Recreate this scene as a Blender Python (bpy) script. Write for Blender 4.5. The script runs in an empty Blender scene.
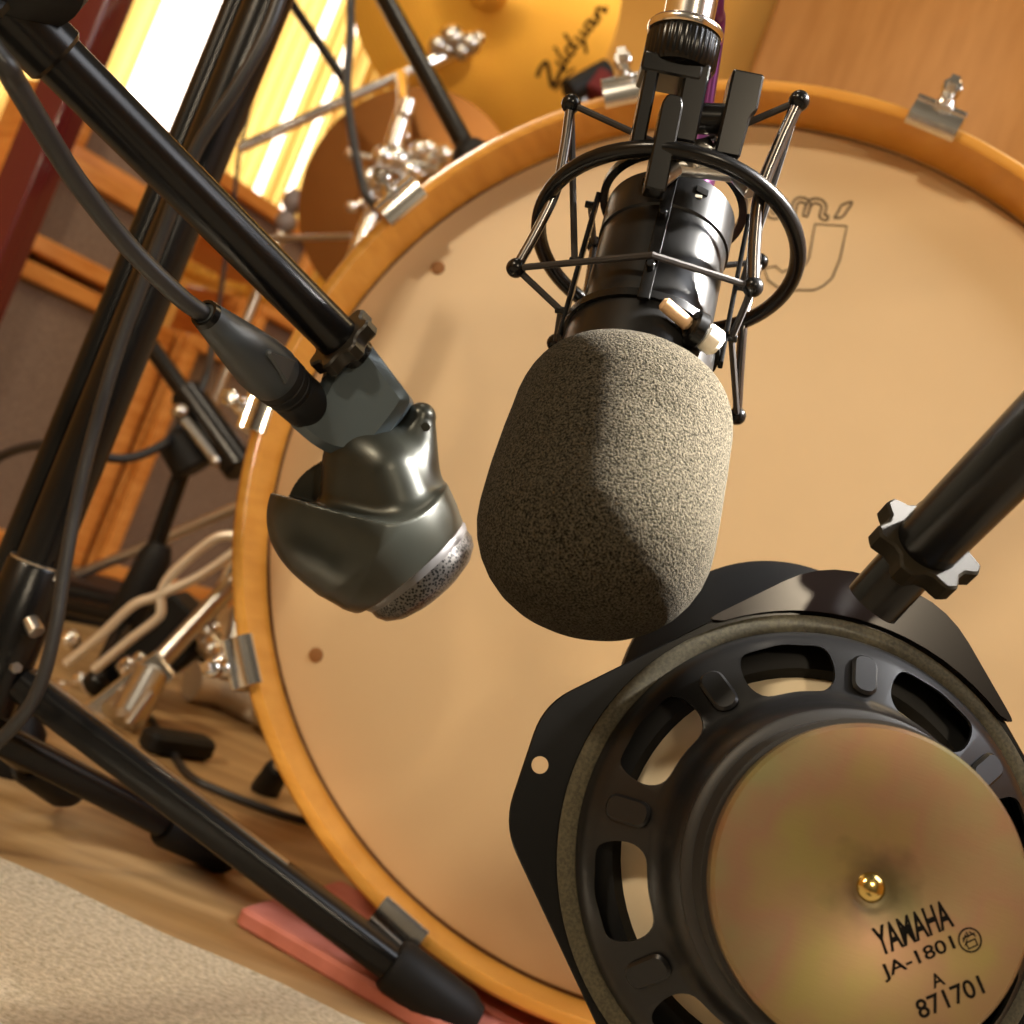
import bpy, bmesh, math, random
import numpy as np
from mathutils import Vector, Matrix
random.seed(7)
S = bpy.context.scene
COL = S.collection
V = Vector
PI = math.pi

# ------------------------------------------------------------------ camera
F = 1100.0
ROLL, PITCH = math.radians(21.0), math.radians(3.0)
DRUM_C = V((.1094, .0051, .6428)); DRUM_R = .29; DRUM_D = .036
_fw = V((0, math.cos(PITCH), math.sin(PITCH)))
_up0 = V((0, -math.sin(PITCH), math.cos(PITCH)))
_rt0 = V((1, 0, 0))
CX = _rt0 * math.cos(ROLL) + _up0 * math.sin(ROLL)      # image right
CU = -_rt0 * math.sin(ROLL) + _up0 * math.cos(ROLL)     # image up
CF = _fw
def cdir(x, y, z):            # camera axes (right, down, forward) -> world direction
    return CX * x - CU * y + CF * z
# drum axis (pointing into the drum), level yaw then a tilt back on its spurs
_th = math.radians(22); _y, _p = math.radians(14), math.radians(8)
_rgt = V((math.cos(_th), math.sin(_th), 0)); _dwn = V((-math.sin(_th), math.cos(_th), 0))
_n = V((0, 0, 1)) * math.cos(_y) * math.cos(_p) + _rgt * math.sin(_y) * math.cos(_p) + _dwn * math.sin(_p)
DN = cdir(*_n).normalized()
_c0 = cdir(*DRUM_C)
_low = (V((0, 0, -1)) - DN * (-DN.z)).normalized()      # downhill direction in the hoop plane
PAD_T = .0115; HOOP_Z = .0225      # the front hoop is lifted a little by the spurs
CAM = V((0, 0, -(_c0 + _low * DRUM_R).z + HOOP_Z))
DC = CAM + _c0
UPW = -_low
def ray(px, py): return cdir((px - 512) / F, (py - 512) / F, 1.0)
def at(px, py, d): return CAM + ray(px, py) * d
def on_plane(px, py, p0, n):
    r = ray(px, py); return CAM + r * ((p0 - CAM).dot(n) / r.dot(n))
def floor_at(px, py, z=0): return on_plane(px, py, V((0, 0, z)), V((0, 0, 1)))
def pix(p):
    q = p - CAM; d = q.dot(CF); return (512 + F * q.dot(CX) / d, 512 - F * q.dot(CU) / d, d)
cam = bpy.data.cameras.new('camera'); camo = bpy.data.objects.new('camera', cam); COL.objects.link(camo)
M = Matrix((CX, CU, -CF)).transposed().to_4x4(); M.translation = CAM
camo.matrix_world = M
cam.sensor_width = 36; cam.lens = 36 * F / 1024; cam.clip_start = .01
cam.dof.use_dof = True; cam.dof.focus_distance = .375; cam.dof.aperture_fstop = 12.5
S.camera = camo

# ------------------------------------------------------------------ materials
def mat(name, col, rough=.5, metal=0, spec=.5, coat=0, trans=0, **k):
    m = bpy.data.materials.new(name); m.use_nodes = True
    b = m.node_tree.nodes['Principled BSDF']
    b.inputs['Base Color'].default_value = (*col, 1); b.inputs['Roughness'].default_value = rough
    b.inputs['Metallic'].default_value = metal; b.inputs['Specular IOR Level'].default_value = spec
    b.inputs['Coat Weight'].default_value = coat
    return m
def nodes(m): return m.node_tree.nodes, m.node_tree.links, m.node_tree.nodes['Principled BSDF']
def noise_col(m, c1, c2, scale, detail=3, stretch=(1, 1, 1), lo=.35, hi=.65, coords='Object', rough=None, bump=0, bdist=.001):
    N, L, b = nodes(m)
    tc = N.new('ShaderNodeTexCoord'); mp = N.new('ShaderNodeMapping'); mp.inputs['Scale'].default_value = stretch
    nz = N.new('ShaderNodeTexNoise'); nz.inputs['Scale'].default_value = scale; nz.inputs['Detail'].default_value = detail
    cr = N.new('ShaderNodeValToRGB'); cr.color_ramp.elements[0].position = lo; cr.color_ramp.elements[1].position = hi
    cr.color_ramp.elements[0].color = (*c1, 1); cr.color_ramp.elements[1].color = (*c2, 1)
    L.new(tc.outputs[coords], mp.inputs[0]); L.new(mp.outputs[0], nz.inputs['Vector'])
    L.new(nz.outputs['Fac'], cr.inputs[0]); L.new(cr.outputs[0], b.inputs['Base Color'])
    if bump:
        bp = N.new('ShaderNodeBump'); bp.inputs['Strength'].default_value = bump; bp.inputs['Distance'].default_value = bdist
        L.new(nz.outputs['Fac'], bp.inputs['Height']); L.new(bp.outputs[0], b.inputs['Normal'])
    return m
def add_bump(m, scale, strength, dist=.001, detail=2, kind='noise'):
    N, L, b = nodes(m)
    tc = N.new('ShaderNodeTexCoord')
    t = N.new('ShaderNodeTexNoise') if kind == 'noise' else N.new('ShaderNodeTexVoronoi')
    t.inputs['Scale'].default_value = scale
    if kind == 'noise': t.inputs['Detail'].default_value = detail
    L.new(tc.outputs['Object'], t.inputs['Vector'])
    bp = N.new('ShaderNodeBump'); bp.inputs['Strength'].default_value = strength; bp.inputs['Distance'].default_value = dist
    L.new(t.outputs[0], bp.inputs['Height']); L.new(bp.outputs[0], b.inputs['Normal'])
    return m

BLK = add_bump(mat('black_painted_steel', (.004, .004, .0042), .27, spec=.3), 900, .06, .0003)
BLKS = mat('black_gloss_plastic', (.005, .005, .005), .24, spec=.28)
BLKM = mat('black_matte_rubber', (.007, .007, .007), .55, spec=.25)
GREYCAST = mat('grey_blue_cast_metal', (.068, .092, .108), .42, .3)
add_bump(GREYCAST, 1500, .1, .0002)
MICG = mat('dark_green_grey_lacquer', (.03, .032, .026), .33, .5)
CHROME = mat('chrome', (.85, .83, .8), .2, 1)
CHROMED = mat('satin_steel', (.55, .53, .5), .28, 1)
HEADM = noise_col(mat('cream_drum_head', (.7, .55, .37), .5), (.61, .435, .235), (.65, .47, .26), 6, 3)
FOAM = mat('grey_foam', (.1, .095, .08), .95, spec=.03)
def foam(m):
    N, L, b = nodes(m)
    tc = N.new('ShaderNodeTexCoord')
    n1 = N.new('ShaderNodeTexNoise'); n1.inputs['Scale'].default_value = 1500; n1.inputs['Detail'].default_value = 3
    cr = N.new('ShaderNodeValToRGB'); e = cr.color_ramp.elements
    e[0].position = .36; e[0].color = (.006, .005, .0028, 1); e[1].position = .66; e[1].color = (.068, .058, .040, 1)
    bp = N.new('ShaderNodeBump'); bp.inputs['Strength'].default_value = .9; bp.inputs['Distance'].default_value = .0012
    L.new(tc.outputs['Object'], n1.inputs['Vector']); L.new(n1.outputs[0], cr.inputs[0]); L.new(cr.outputs[0], b.inputs['Base Color'])
    L.new(n1.outputs[0], bp.inputs['Height']); L.new(bp.outputs[0], b.inputs['Normal'])
    b.inputs['Sheen Weight'].default_value = .02; b.inputs['Sheen Roughness'].default_value = .5
foam(FOAM)
MAPLE = noise_col(mat('amber_maple_lacquer', (.6, .25, .04), .28, coat=.4), (.62, .27, .035), (.72, .34, .055), 22, 4, (1, 1, 6))
MAPLE2 = noise_col(mat('orange_oiled_maple', (.55, .22, .05), .4), (.55, .2, .035), (.7, .31, .075), 14, 4, (1, 1, 5))
GRILLE = noise_col(mat('brown_grille_cloth', (.12, .08, .06), .9), (.13, .088, .062), (.25, .18, .135), 420, 2)
DARKBOX = mat('dark_brown_vinyl', (.03, .014, .01), .6)
MAROON = mat('dark_red_varnished_wood', (.09, .008, .012), .18, coat=.6)
ZINC = mat('yellow_zinc_plate', (.42, .3, .12), .42, .6)
def zinc(m):
    N, L, b = nodes(m)
    tc = N.new('ShaderNodeTexCoord'); n1 = N.new('ShaderNodeTexNoise'); n1.inputs['Scale'].default_value = 26; n1.inputs['Detail'].default_value = 3
    cr = N.new('ShaderNodeValToRGB'); e = cr.color_ramp.elements
    e[0].position = .33; e[0].color = (.22, .17, .055, 1); e[1].position = .68; e[1].color = (.2, .175, .075, 1)
    x = e.new(.5); x.color = (.23, .13, .07, 1)
    mp = N.new('ShaderNodeMapping'); mp.inputs['Scale'].default_value = (40, 900, 900); mp.inputs['Rotation'].default_value = (.3, .2, .6)
    n2 = N.new('ShaderNodeTexNoise'); n2.inputs['Scale'].default_value = 3
    bp = N.new('ShaderNodeBump'); bp.inputs['Strength'].default_value = .1; bp.inputs['Distance'].default_value = .0002
    L.new(tc.outputs['Object'], n1.inputs['Vector']); L.new(n1.outputs[0], cr.inputs[0])
    # uneven dark olive patch round the centre rivet
    sb = N.new('ShaderNodeVectorMath'); sb.operation = 'SUBTRACT'; sb.name = 'stain_centre'
    ln = N.new('ShaderNodeVectorMath'); ln.operation = 'LENGTH'
    n3 = N.new('ShaderNodeTexNoise'); n3.inputs['Scale'].default_value = 130
    ad = N.new('ShaderNodeMath'); ad.operation = 'MULTIPLY_ADD'; ad.inputs[1].default_value = .014; 
    mr = N.new('ShaderNodeMapRange'); mr.inputs['From Min'].default_value = .0105; mr.inputs['From Max'].default_value = .021; mr.inputs['To Min'].default_value = .75; mr.inputs['To Max'].default_value = 0
    mxr = N.new('ShaderNodeMixRGB'); mxr.inputs[2].default_value = (.06, .05, .02, 1)
    L.new(tc.outputs['Object'], sb.inputs[0]); L.new(sb.outputs[0], ln.inputs[0]); L.new(tc.outputs['Object'], n3.inputs['Vector'])
    L.new(n3.outputs[0], ad.inputs[0]); L.new(ln.outputs['Value'], ad.inputs[2]); L.new(ad.outputs[0], mr.inputs['Value']); L.new(mr.outputs[0], mxr.inputs[0])
    L.new(cr.outputs[0], mxr.inputs[1]); L.new(mxr.outputs[0], b.inputs['Base Color'])
    L.new(tc.outputs['Object'], mp.inputs[0]); L.new(mp.outputs[0], n2.inputs['Vector']); L.new(n2.outputs[0], bp.inputs['Height'])
    L.new(bp.outputs[0], b.inputs['Normal'])
zinc(ZINC)
GASKET = noise_col(mat('olive_felt_gasket', (.08, .07, .04), .9), (.04, .034, .018), (.075, .064, .036), 900, 2)
CONE = mat('off_white_paper_cone', (.75, .62, .42), .8)
INK = mat('black_ink', (.006, .005, .004), .8, spec=.05)
LOGO = mat('brown_black_print', (.1, .07, .04), .6)
PINK = noise_col(mat('pink_foam_pad', (.5, .17, .12), .85), (.5, .16, .11), (.58, .2, .15), 60)
FLOORM = noise_col(mat('brown_floor_boards', (.3, .18, .08), .45), (.32, .195, .08), (.5, .33, .155), 5, 5, (1.2, 9, 1))
CARPET = noise_col(mat('grey_beige_carpet', (.4, .36, .28), .98, spec=.1), (.44, .38, .27), (.70, .62, .48), 330, 4, lo=.3, hi=.7, bump=.6, bdist=.004)
WALLM = noise_col(mat('ochre_painted_wall', (.66, .36, .08), .7), (.6, .33, .07), (.68, .39, .09), 3)
PANELM = noise_col(mat('tan_wood_panel', (.45, .22, .06), .5), (.36, .165, .04), (.42, .205, .058), 6, 4, (8, 1, 1))
CEIL = mat('cream_ceiling', (.6, .5, .35), .8)
CYMB = mat('golden_bronze', (.75, .38, .05), .34, .9)
CYMB2 = mat('aged_brown_bronze', (.24, .1, .025), .42, .8)
CABLE = mat('black_cable_rubber', (.016, .016, .017), .42)
WHITEP = mat('ivory_plastic', (.8, .74, .62), .4)
CORK = mat('tan_wooden_knob', (.55, .36, .2), .5)
PURPLE = mat('purple_anodised_metal', (.16, .03, .14), .3, .6)
MESH = mat('steel_mesh', (.3, .29, .28), .35, .9)
RINGG = mat('grey_anodised_ring', (.13, .125, .125), .42, .6)
GREYBOX = mat('lilac_grey_plastic', (.3, .27, .3), .5)
FLOOR_PATCH = mat('pale_cloth', (.85, .78, .66), .9)
def mesh_mat(m):
    N, L, b = nodes(m); tc = N.new('ShaderNodeTexCoord'); v = N.new('ShaderNodeTexVoronoi'); v.inputs['Scale'].default_value = 900
    cr = N.new('ShaderNodeValToRGB'); e = cr.color_ramp.elements; e[0].position = .3; e[0].color = (.015, .015, .015, 1); e[1].position = .6; e[1].color = (.12, .115, .11, 1)
    L.new(tc.outputs['Object'], v.inputs['Vector']); L.new(v.outputs['Distance'], cr.inputs[0]); L.new(cr.outputs[0], b.inputs['Base Color'])
mesh_mat(MESH)
def emit(name, col, st):
    m = bpy.data.materials.new(name); m.use_nodes = True; N, L, b = nodes(m)
    b.inputs['Base Color'].default_value = (*col, 1)
    b.inputs['Emission Color'].default_value = (*col, 1); b.inputs['Emission Strength'].default_value = st
    return m
PANE = emit('daylight_window_pane', (1, .95, .87), 3.2)
def curtain_mat():
    m = bpy.data.materials.new('yellow_sheer_curtain'); m.use_nodes = True; N, L, b = nodes(m); out = N['Material Output']
    N.remove(b)
    t = N.new('ShaderNodeBsdfTranslucent'); t.inputs[0].default_value = (.88, .72, .26, 1)
    d = N.new('ShaderNodeBsdfDiffuse'); d.inputs[0].default_value = (.7, .45, .1, 1)
    mx = N.new('ShaderNodeMixShader'); mx.inputs[0].default_value = .25
    L.new(t.outputs[0], mx.inputs[1]); L.new(d.outputs[0], mx.inputs[2]); L.new(mx.outputs[0], out.inputs[0])
    return m
CURT = curtain_mat()

# ------------------------------------------------------------------ object helpers
def tag(o, label=None, cat=None, group=None, kind=None):
    if label: o['label'] = label
    if cat: o['category'] = cat
    if group: o['group'] = group
    if kind: o['kind'] = kind
    return o
def thing(name, loc, label, cat, group=None):
    o = bpy.data.objects.new(name, None); COL.objects.link(o); o.location = loc; o.empty_display_size = .02
    return tag(o, label, cat, group)
def origin_of(p):
    l = V((0, 0, 0))
    while p is not None: l = l + p.location; p = p.parent
    return l
def perp(a):
    a = a.normalized(); b = V((0, 0, 1)) if abs(a.z) < .9 else V((1, 0, 0))
    e1 = (b - a * b.dot(a)).normalized(); return e1, a.cross(e1)
def spline(pts, n=8):
    P = [V(p) for p in pts]; out = []
    for i in range(len(P) - 1):
        p0 = P[i - 1] if i else P[0] * 2 - P[1]; p1 = P[i]; p2 = P[i + 1]
        p3 = P[i + 2] if i + 2 < len(P) else P[-1] * 2 - P[-2]
        for k in range(n):
            t = k / n
            out.append(.5 * ((2 * p1) + (p2 - p0) * t + (2 * p0 - 5 * p1 + 4 * p2 - p3) * t * t + (3 * p1 - p0 - 3 * p2 + p3) * t ** 3))
    out.append(P[-1]); return out
class MB:
    def __init__(s): s.v = []; s.f = []
    def add(s, vs, fs):
        s.parts = getattr(s, 'parts', []); s.parts.append((list(vs), fs))
        o = len(s.v); s.v += [V(v) for v in vs]; s.f += [[i + o for i in f] for f in fs]; return s
    def tube(s, pts, r, seg=16, cap=True, closed=False):
        P = [V(p) for p in pts]; n = len(P); R = r if isinstance(r, (list, tuple)) else [r] * n
        T = []
        for i in range(n):
            if closed: t = P[(i + 1) % n] - P[i - 1]
            else: t = P[min(i + 1, n - 1)] - P[max(i - 1, 0)]
            T.append(t.normalized() if t.length > 1e-9 else (T[-1] if T else V((0, 0, 1))))
        e1, _ = perp(T[0]); vs = []
        for i in range(n):
            e1 = (e1 - T[i] * e1.dot(T[i])).normalized(); e2 = T[i].cross(e1)
            for k in range(seg):
                a = 2 * PI * k / seg; vs.append(P[i] + (e1 * math.cos(a) + e2 * math.sin(a)) * R[i])
        fs = []
        for i in range(n if closed else n - 1):
            j = (i + 1) % n
            for k in range(seg):
                l = (k + 1) % seg; fs.append([i * seg + k, i * seg + l, j * seg + l, j * seg + k])
        if cap and not closed:
            fs.append(list(range(seg))[::-1]); fs.append([(n - 1) * seg + k for k in range(seg)])
        return s.add(vs, fs)
    def lathe(s, prof, c, a, seg=48, e1=None, mod=None):
        """prof: list of (r, h); first / last r == 0 closes the end"""
        c = V(c); a = V(a).normalized()
        if e1 is None: e1, e2 = perp(a)
        else: e2 = a.cross(e1)
        vs = []; rows = []
        for r, h in prof:
            if r < 1e-7: rows.append([len(vs)]); vs.append(c + a * h)
            else:
                rows.append(list(range(len(vs), len(vs) + seg)))
                for k in range(seg):
                    t = 2 * PI * k / seg; rr = r * (mod(t, r, h) if mod else 1)
                    vs.append(c + a * h + (e1 * math.cos(t) + e2 * math.sin(t)) * rr)
        fs = []
        for A, B in zip(rows[:-1], rows[1:]):
            for k in range(seg):
                l = (k + 1) % seg
                if len(A) == 1 and len(B) == 1: break
                if len(A) == 1: fs.append([A[0], B[l], B[k]])
                elif len(B) == 1: fs.append([A[k], A[l], B[0]])
                else: fs.append([A[k], A[l], B[l], B[k]])
        return s.add(vs, fs)
    def ring(s, prof, c, a, seg=96, e1=None):
        """closed cross-section revolved"""
        return s.lathe(list(prof) + [prof[0]], c, a, seg, e1)
    def cyl(s, p0, p1, r, seg=20, ch=.12):
        p0, p1 = V(p0), V(p1); L = (p1 - p0).length; a = (p1 - p0); c = min(r * ch, L * .3)
        return s.lathe([(0, 0), (r - c, 0), (r, c), (r, L - c), (r - c, L), (0, L)], p0, a, seg)
    def sphere(s, c, r, seg=16, rings=10, a=V((0, 0, 1)), sq=1):
        return s.lathe([(r * math.sin(PI * i / rings) if 0 < i < rings else 0, -r * sq * math.cos(PI * i / rings)) for i in range(rings + 1)], c, a, seg)
    def prism(s, poly, o, e1, e2, n, h0, h1, ch=0):
        """2-D outline (CCW in e1,e2; n = e1 x e2) extruded from h0 to h1"""
        o = V(o); k = len(poly); vs = []
        def ring_(sc_in, h):
            cxm = sum(p[0] for p in poly) / k; cym = sum(p[1] for p in poly) / k
            out = []
            for i, p in enumerate(poly):
                if sc_in:
                    a, b = poly[i - 1], poly[(i + 1) % k]
                    t = V((b[0] - a[0], b[1] - a[1])); t = t.normalized() if t.length > 1e-9 else V((1, 0))
                    q = (p[0] - t.y * sc_in, p[1] + t.x * sc_in)
                else: q = p
                out.append(o + e1 * q[0] + e2 * q[1] + n * h)
            return out
        hs = [(ch, h0), (0, h0 + ch), (0, h1 - ch), (ch, h1)] if ch else [(0, h0), (0, h1)]
        for c_, h in hs: vs += ring_(c_, h)
        m = len(hs); fs = [list(range(k))[::-1], [(m - 1) * k + i for i in range(k)]]
        for r in range(m - 1):
            for i in range(k):
                j = (i + 1) % k; fs.append([r * k + i, r * k + j, (r + 1) * k + j, (r + 1) * k + i])
        return s.add(vs, fs)
    def box(s, c, ex, ey, ez, sx, sy, sz, ch=0):
        hx, hy = sx / 2, sy / 2
        return s.prism([(-hx, -hy), (hx, -hy), (hx, hy), (-hx, hy)] if not ch else rrect(sx, sy, ch, 2), c, ex, ey, ez, -sz / 2, sz / 2, ch * .6 if ch else 0)
    def build_each(s, name, m, parent, **k):
        for vs, fs in s.parts:
            q = MB(); q.add(vs, fs); o = q.build(name, m, parent, **k)
        return o
    def build(s, name, m, parent=None, smooth=True, angle=40, rc=True):
        me = bpy.data.meshes.new(name); o = bpy.data.objects.new(name, me); COL.objects.link(o)
        if parent is not None: o.parent = parent; base = origin_of(parent)
        else:
            base = sum(s.v, V((0, 0, 0))) / max(1, len(s.v)); o.location = base
        me.from_pydata([tuple(v - base) for v in s.v], [], s.f)
        if rc:
            b = bmesh.new(); b.from_mesh(me); bmesh.ops.recalc_face_normals(b, faces=b.faces); b.to_mesh(me); b.free()
        me.materials.append(m)
        if smooth:
            me.shade_smooth(); me.set_sharp_from_angle(angle=math.radians(angle))
        me.update(); return o
def rrect(w, h, r, n=4):
    out = []
    for cx, cy, a0 in ((w / 2 - r, h / 2 - r, 0), (-w / 2 + r, h / 2 - r, PI / 2), (-w / 2 + r, -h / 2 + r, PI), (w / 2 - r, -h / 2 + r, 1.5 * PI)):
        for i in range(n + 1):
            a = a0 + PI / 2 * i / n; out.append((cx + r * math.cos(a), cy + r * math.sin(a)))
    return out
def round_poly(poly, r, n=5):
    out = []; k = len(poly)
    for i in range(k):
        p = V(poly[i]); a = V(poly[i - 1]); b = V(poly[(i + 1) % k])
        ra = r[i] if isinstance(r, (list, tuple)) else r
        da = min(ra, (a - p).length * .48); db = min(ra, (b - p).length * .48)
        s0 = p + (a - p).normalized() * da; s1 = p + (b - p).normalized() * db
        for j in range(n + 1):
            t = j / n; q = s0 * (1 - t) ** 2 + p * 2 * t * (1 - t) + s1 * t * t; out.append((q.x, q.y))
    return out
def boolean(o, cutters, op='DIFFERENCE'):
    for c in cutters:
        m = o.modifiers.new('b', 'BOOLEAN'); m.operation = op; m.object = c; m.solver = 'EXACT'
    dg = bpy.context.evaluated_depsgraph_get(); me = bpy.data.meshes.new_from_object(o.evaluated_get(dg))
    o.modifiers.clear(); o.data = me
    for c in cutters: bpy.data.objects.remove(c)
    me.shade_smooth(); me.set_sharp_from_angle(angle=math.radians(35))
# surface nets from a signed distance grid
def sdf_mesh(fn, lo, hi, step):
    lo = np.array(lo, float); n = np.ceil((np.array(hi) - lo) / step).astype(int) + 1
    g = [lo[i] + step * np.arange(n[i]) for i in range(3)]
    X, Y, Z = np.meshgrid(*g, indexing='ij'); D = fn(X, Y, Z)
    ins = D < 0
    c = np.stack([ins[i:n[0] - 1 + i, j:n[1] - 1 + j, k:n[2] - 1 + k] for i in (0, 1) for j in (0, 1) for k in (0, 1)])
    cnt = c.sum(0); act = (cnt > 0) & (cnt < 8); idx = -np.ones(act.shape, int); cells = np.argwhere(act); idx[act] = np.arange(len(cells))
    acc = np.zeros((len(cells), 3)); w = np.zeros(len(cells)); a, b, cc = cells.T
    corners = [(i, j, k) for i in (0, 1) for j in (0, 1) for k in (0, 1)]
    for p in corners:
        for ax in range(3):
            if p[ax]: continue
            q = list(p); q[ax] = 1
            d0 = D[a + p[0], b + p[1], cc + p[2]]; d1 = D[a + q[0], b + q[1], cc + q[2]]
            m = (d0 < 0) != (d1 < 0); t = np.where(m, d0 / np.where(m, d0 - d1, 1), 0)
            pos = np.tile(np.array(p, float), (len(cells), 1)); pos[:, ax] += t
            acc[m] += pos[m]; w[m] += 1
    vs = lo + step * (cells + acc / w[:, None]); fs = []
    for ax in range(3):
        u, v = (ax + 1) % 3, (ax + 2) % 3
        sl0 = [slice(1, -1)] * 3; sl0[ax] = slice(0, n[ax] - 1); s1 = list(sl0); s1[ax] = slice(1, n[ax])
        A = ins[tuple(sl0)]; B = ins[tuple(s1)]
        E = np.argwhere(A != B)
        off = np.array([1, 1, 1]); off[ax] = 0
        for e in E:
            base = e + off; flip = ins[tuple(base)]
            q = []
            for du, dv in ((0, 0), (1, 0), (1, 1), (0, 1)):
                p = base.copy(); p[u] -= du; p[v] -= dv; q.append(int(idx[tuple(p)]))
            if min(q) < 0: continue
            fs.append(q[::-1] if not flip else q)
    return vs, fs
def smin(a, b, k): h = np.clip(.5 + .5 * (b - a) / k, 0, 1); return b * (1 - h) + a * h - k * h * (1 - h)
def smax(a, b, k): return -smin(-a, -b, k)
def rcone(X, Y, Z, a, b, r1, r2):
    a = np.array(a, float); b = np.array(b, float); ba = b - a; l2 = ba @ ba
    t = np.clip(((X - a[0]) * ba[0] + (Y - a[1]) * ba[1] + (Z - a[2]) * ba[2]) / l2, 0, 1)
    return np.sqrt((X - a[0] - t * ba[0]) ** 2 + (Y - a[1] - t * ba[1]) ** 2 + (Z - a[2] - t * ba[2]) ** 2) - (r1 + (r2 - r1) * t)

# ------------------------------------------------------------------ the room
YB = 2.75
def quad_box(name, lo, hi, m):
    lo, hi = V(lo), V(hi); b = MB(); c = (lo + hi) / 2; d = hi - lo
    b.box(c, V((1, 0, 0)), V((0, 1, 0)), V((0, 0, 1)), d.x, d.y, d.z); o = b.build(name, m, smooth=False); o['kind'] = 'structure'; return o
XL, XR, YF, ZC = -1.75, 1.9, -2.0, 2.5
quad_box('floor', (XL, YF, -.05), (XR, YB, 0), FLOORM)
quad_box('wall_right', (XR, YF, 0), (XR + .08, YB, ZC), WALLM)
quad_box('wall_left', (XL - .08, YF, 0), (XL, YB, ZC), WALLM)
# window opening on the back wall
BN = V((0, 1, 0))
wl = on_plane(-20, 20, V((0, YB, 0)), BN); wr = on_plane(395, 40, V((0, YB, 0)), BN)
zb = on_plane(270, 255, V((0, YB, 0)), BN).z; WX0, WX1, WZ0, WZ1 = max(wl.x, XL + .1), wr.x, zb, zb + 1.15
b = MB()
for lo, hi in (((XL, YB, 0), (WX0, YB + .1, ZC)), ((WX1, YB, 0), (XR, YB + .1, ZC)), ((WX0, YB, 0), (WX1, YB + .1, WZ0)), ((WX0, YB, WZ1), (WX1, YB + .1, ZC))):
    lo, hi = V(lo), V(hi); d = hi - lo; b.box((lo + hi) / 2, V((1, 0, 0)), V((0, 1, 0)), V((0, 0, 1)), d.x, d.y, d.z)
b.build('wall_back', WALLM, smooth=False)['kind'] = 'structure'
b = MB(); ww, wh = WX1 - WX0, WZ1 - WZ0
for cx, cz, sx, sz in ((0, -wh / 2 + .025, ww, .05), (0, wh / 2 - .025, ww, .05), (-ww / 2 + .025, 0, .05, wh - .1), (ww / 2 - .025, 0, .05, wh - .1)):
    b.box(V(((WX0 + WX1) / 2 + cx, YB + .04, (WZ0 + WZ1) / 2 + cz)), V((1, 0, 0)), V((0, 1, 0)), V((0, 0, 1)), sx, .05, sz)
wf = b.build('window_1', MAPLE2, smooth=False); wf['kind'] = 'structure'
b = MB(); b.box(V(((WX0 + WX1) / 2, YB + .075, (WZ0 + WZ1) / 2)), V((1, 0, 0)), V((0, 1, 0)), V((0, 0, 1)), ww, .006, wh)
b.build('window_pane', PANE, wf, smooth=False)
def curtain(x0, x1, z0, z1, y, label, nf, amp=.018):
    b = MB(); nx = nf * 10; vs = []; fs = []
    for i in range(nx + 1):
        t = i / nx; x = x0 + (x1 - x0) * t
        yy = y + amp * math.sin(t * nf * 2 * PI) + .006 * math.sin(t * nf * 5.3)
        vs += [(x, yy, z0), (x, yy * .6 + y * .4, z1)]
        if i: fs.append([2 * i - 2, 2 * i, 2 * i + 1, 2 * i - 1])
    b.add(vs, fs); o = b.build('curtain', CURT); return tag(o, label, 'curtain', 'sheer curtains at the window')
def xw(px, py): return on_plane(px, py, V((0, YB, 0)), BN).x
curtain(WX0 - .05, xw(60, 60), WZ0 - .12, WZ1 + .08, YB - .05, 'golden sheer curtain at far left behind the dark red post', 4)
curtain(xw(108, 50), xw(150, 60), WZ0 - .12, WZ1 + .08, YB - .05, 'narrow golden curtain fold between dark red post and bright window', 2)
curtain(xw(232, 110), xw(292, 110), WZ0 - .12, WZ1 + .08, YB - .05, 'yellow sheer curtain just right of the tall black stand', 4)
curtain(xw(318, 70), xw(342, 70), WZ0 - .12, WZ1 + .08, YB - .05, 'slim yellow curtain behind the crossing thin rods', 2)
curtain(xw(352, 60), WX1 + .08, WZ0 - .12, WZ1 + .08, YB - .05, 'yellow sheer curtain partly hidden by the cymbals', 4)
# curtain rail
t = thing('curtain_rail', V(((WX0 + WX1) / 2, YB - .05, WZ1 + .1)), 'slim steel curtain rail above the window', 'rail')
b = MB(); b.cyl(V((WX0 - .1, YB - .05, WZ1 + .09)), V((WX1 + .12, YB - .05, WZ1 + .09)), .009); b.build('rod', CHROMED, t)
b = MB()
for x in (WX0 - .06, WX1 + .08): b.cyl(V((x, YB - .05, WZ1 + .09)), V((x, YB + .01, WZ1 + .09)), .007)
b.build_each('bracket', CHROMED, t)
# wooden panel right of the window wall
pe = on_plane(763, 40, V((0, YB - .12, 0)), BN)
b = MB(); b.box(V((pe.x + .5, YB - .1, 1.15)), V((1, 0, 0)), V((0, 1, 0)), V((0, 0, 1)), 1.0, .1, 2.3, .006)
tag(b.build('wall_panel', PANELM), 'tan wooden panel standing against the ochre wall at upper right', 'panel')
# carpet at lower left
e0, e1_ = floor_at(0, 865), floor_at(350, 1024)
ed = (e1_ - e0).normalized(); en = V((ed.y, -ed.x, 0)); en = en if en.y < 0 else -en
b = MB(); o0 = e0 - ed * .8; poly = [o0, o0 + ed * 2.0, o0 + ed * 2.0 + en * 1.3, o0 + en * 1.3]
k = 60; vs = []; fs = []
for i in range(k + 1):
    p = o0 + ed * (2.0 * i / k) + en * (.002 * math.sin(i * 1.7)); q = o0 + ed * (2.0 * i / k) + en * 1.0
    vs += [p, p + V((0, 0, .005)) + en * .003, q + V((0, 0, .005)), q]
    if i: fs += [[4 * i - 4, 4 * i, 4 * i + 1, 4 * i - 3], [4 * i - 3, 4 * i + 1, 4 * i + 2, 4 * i - 2], [4 * i - 2, 4 * i + 2, 4 * i + 3, 4 * i - 1]]
b.add(vs, fs); tag(b.build('carpet', CARPET), 'pale grey beige carpet on the floor at lower left', 'carpet')

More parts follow.
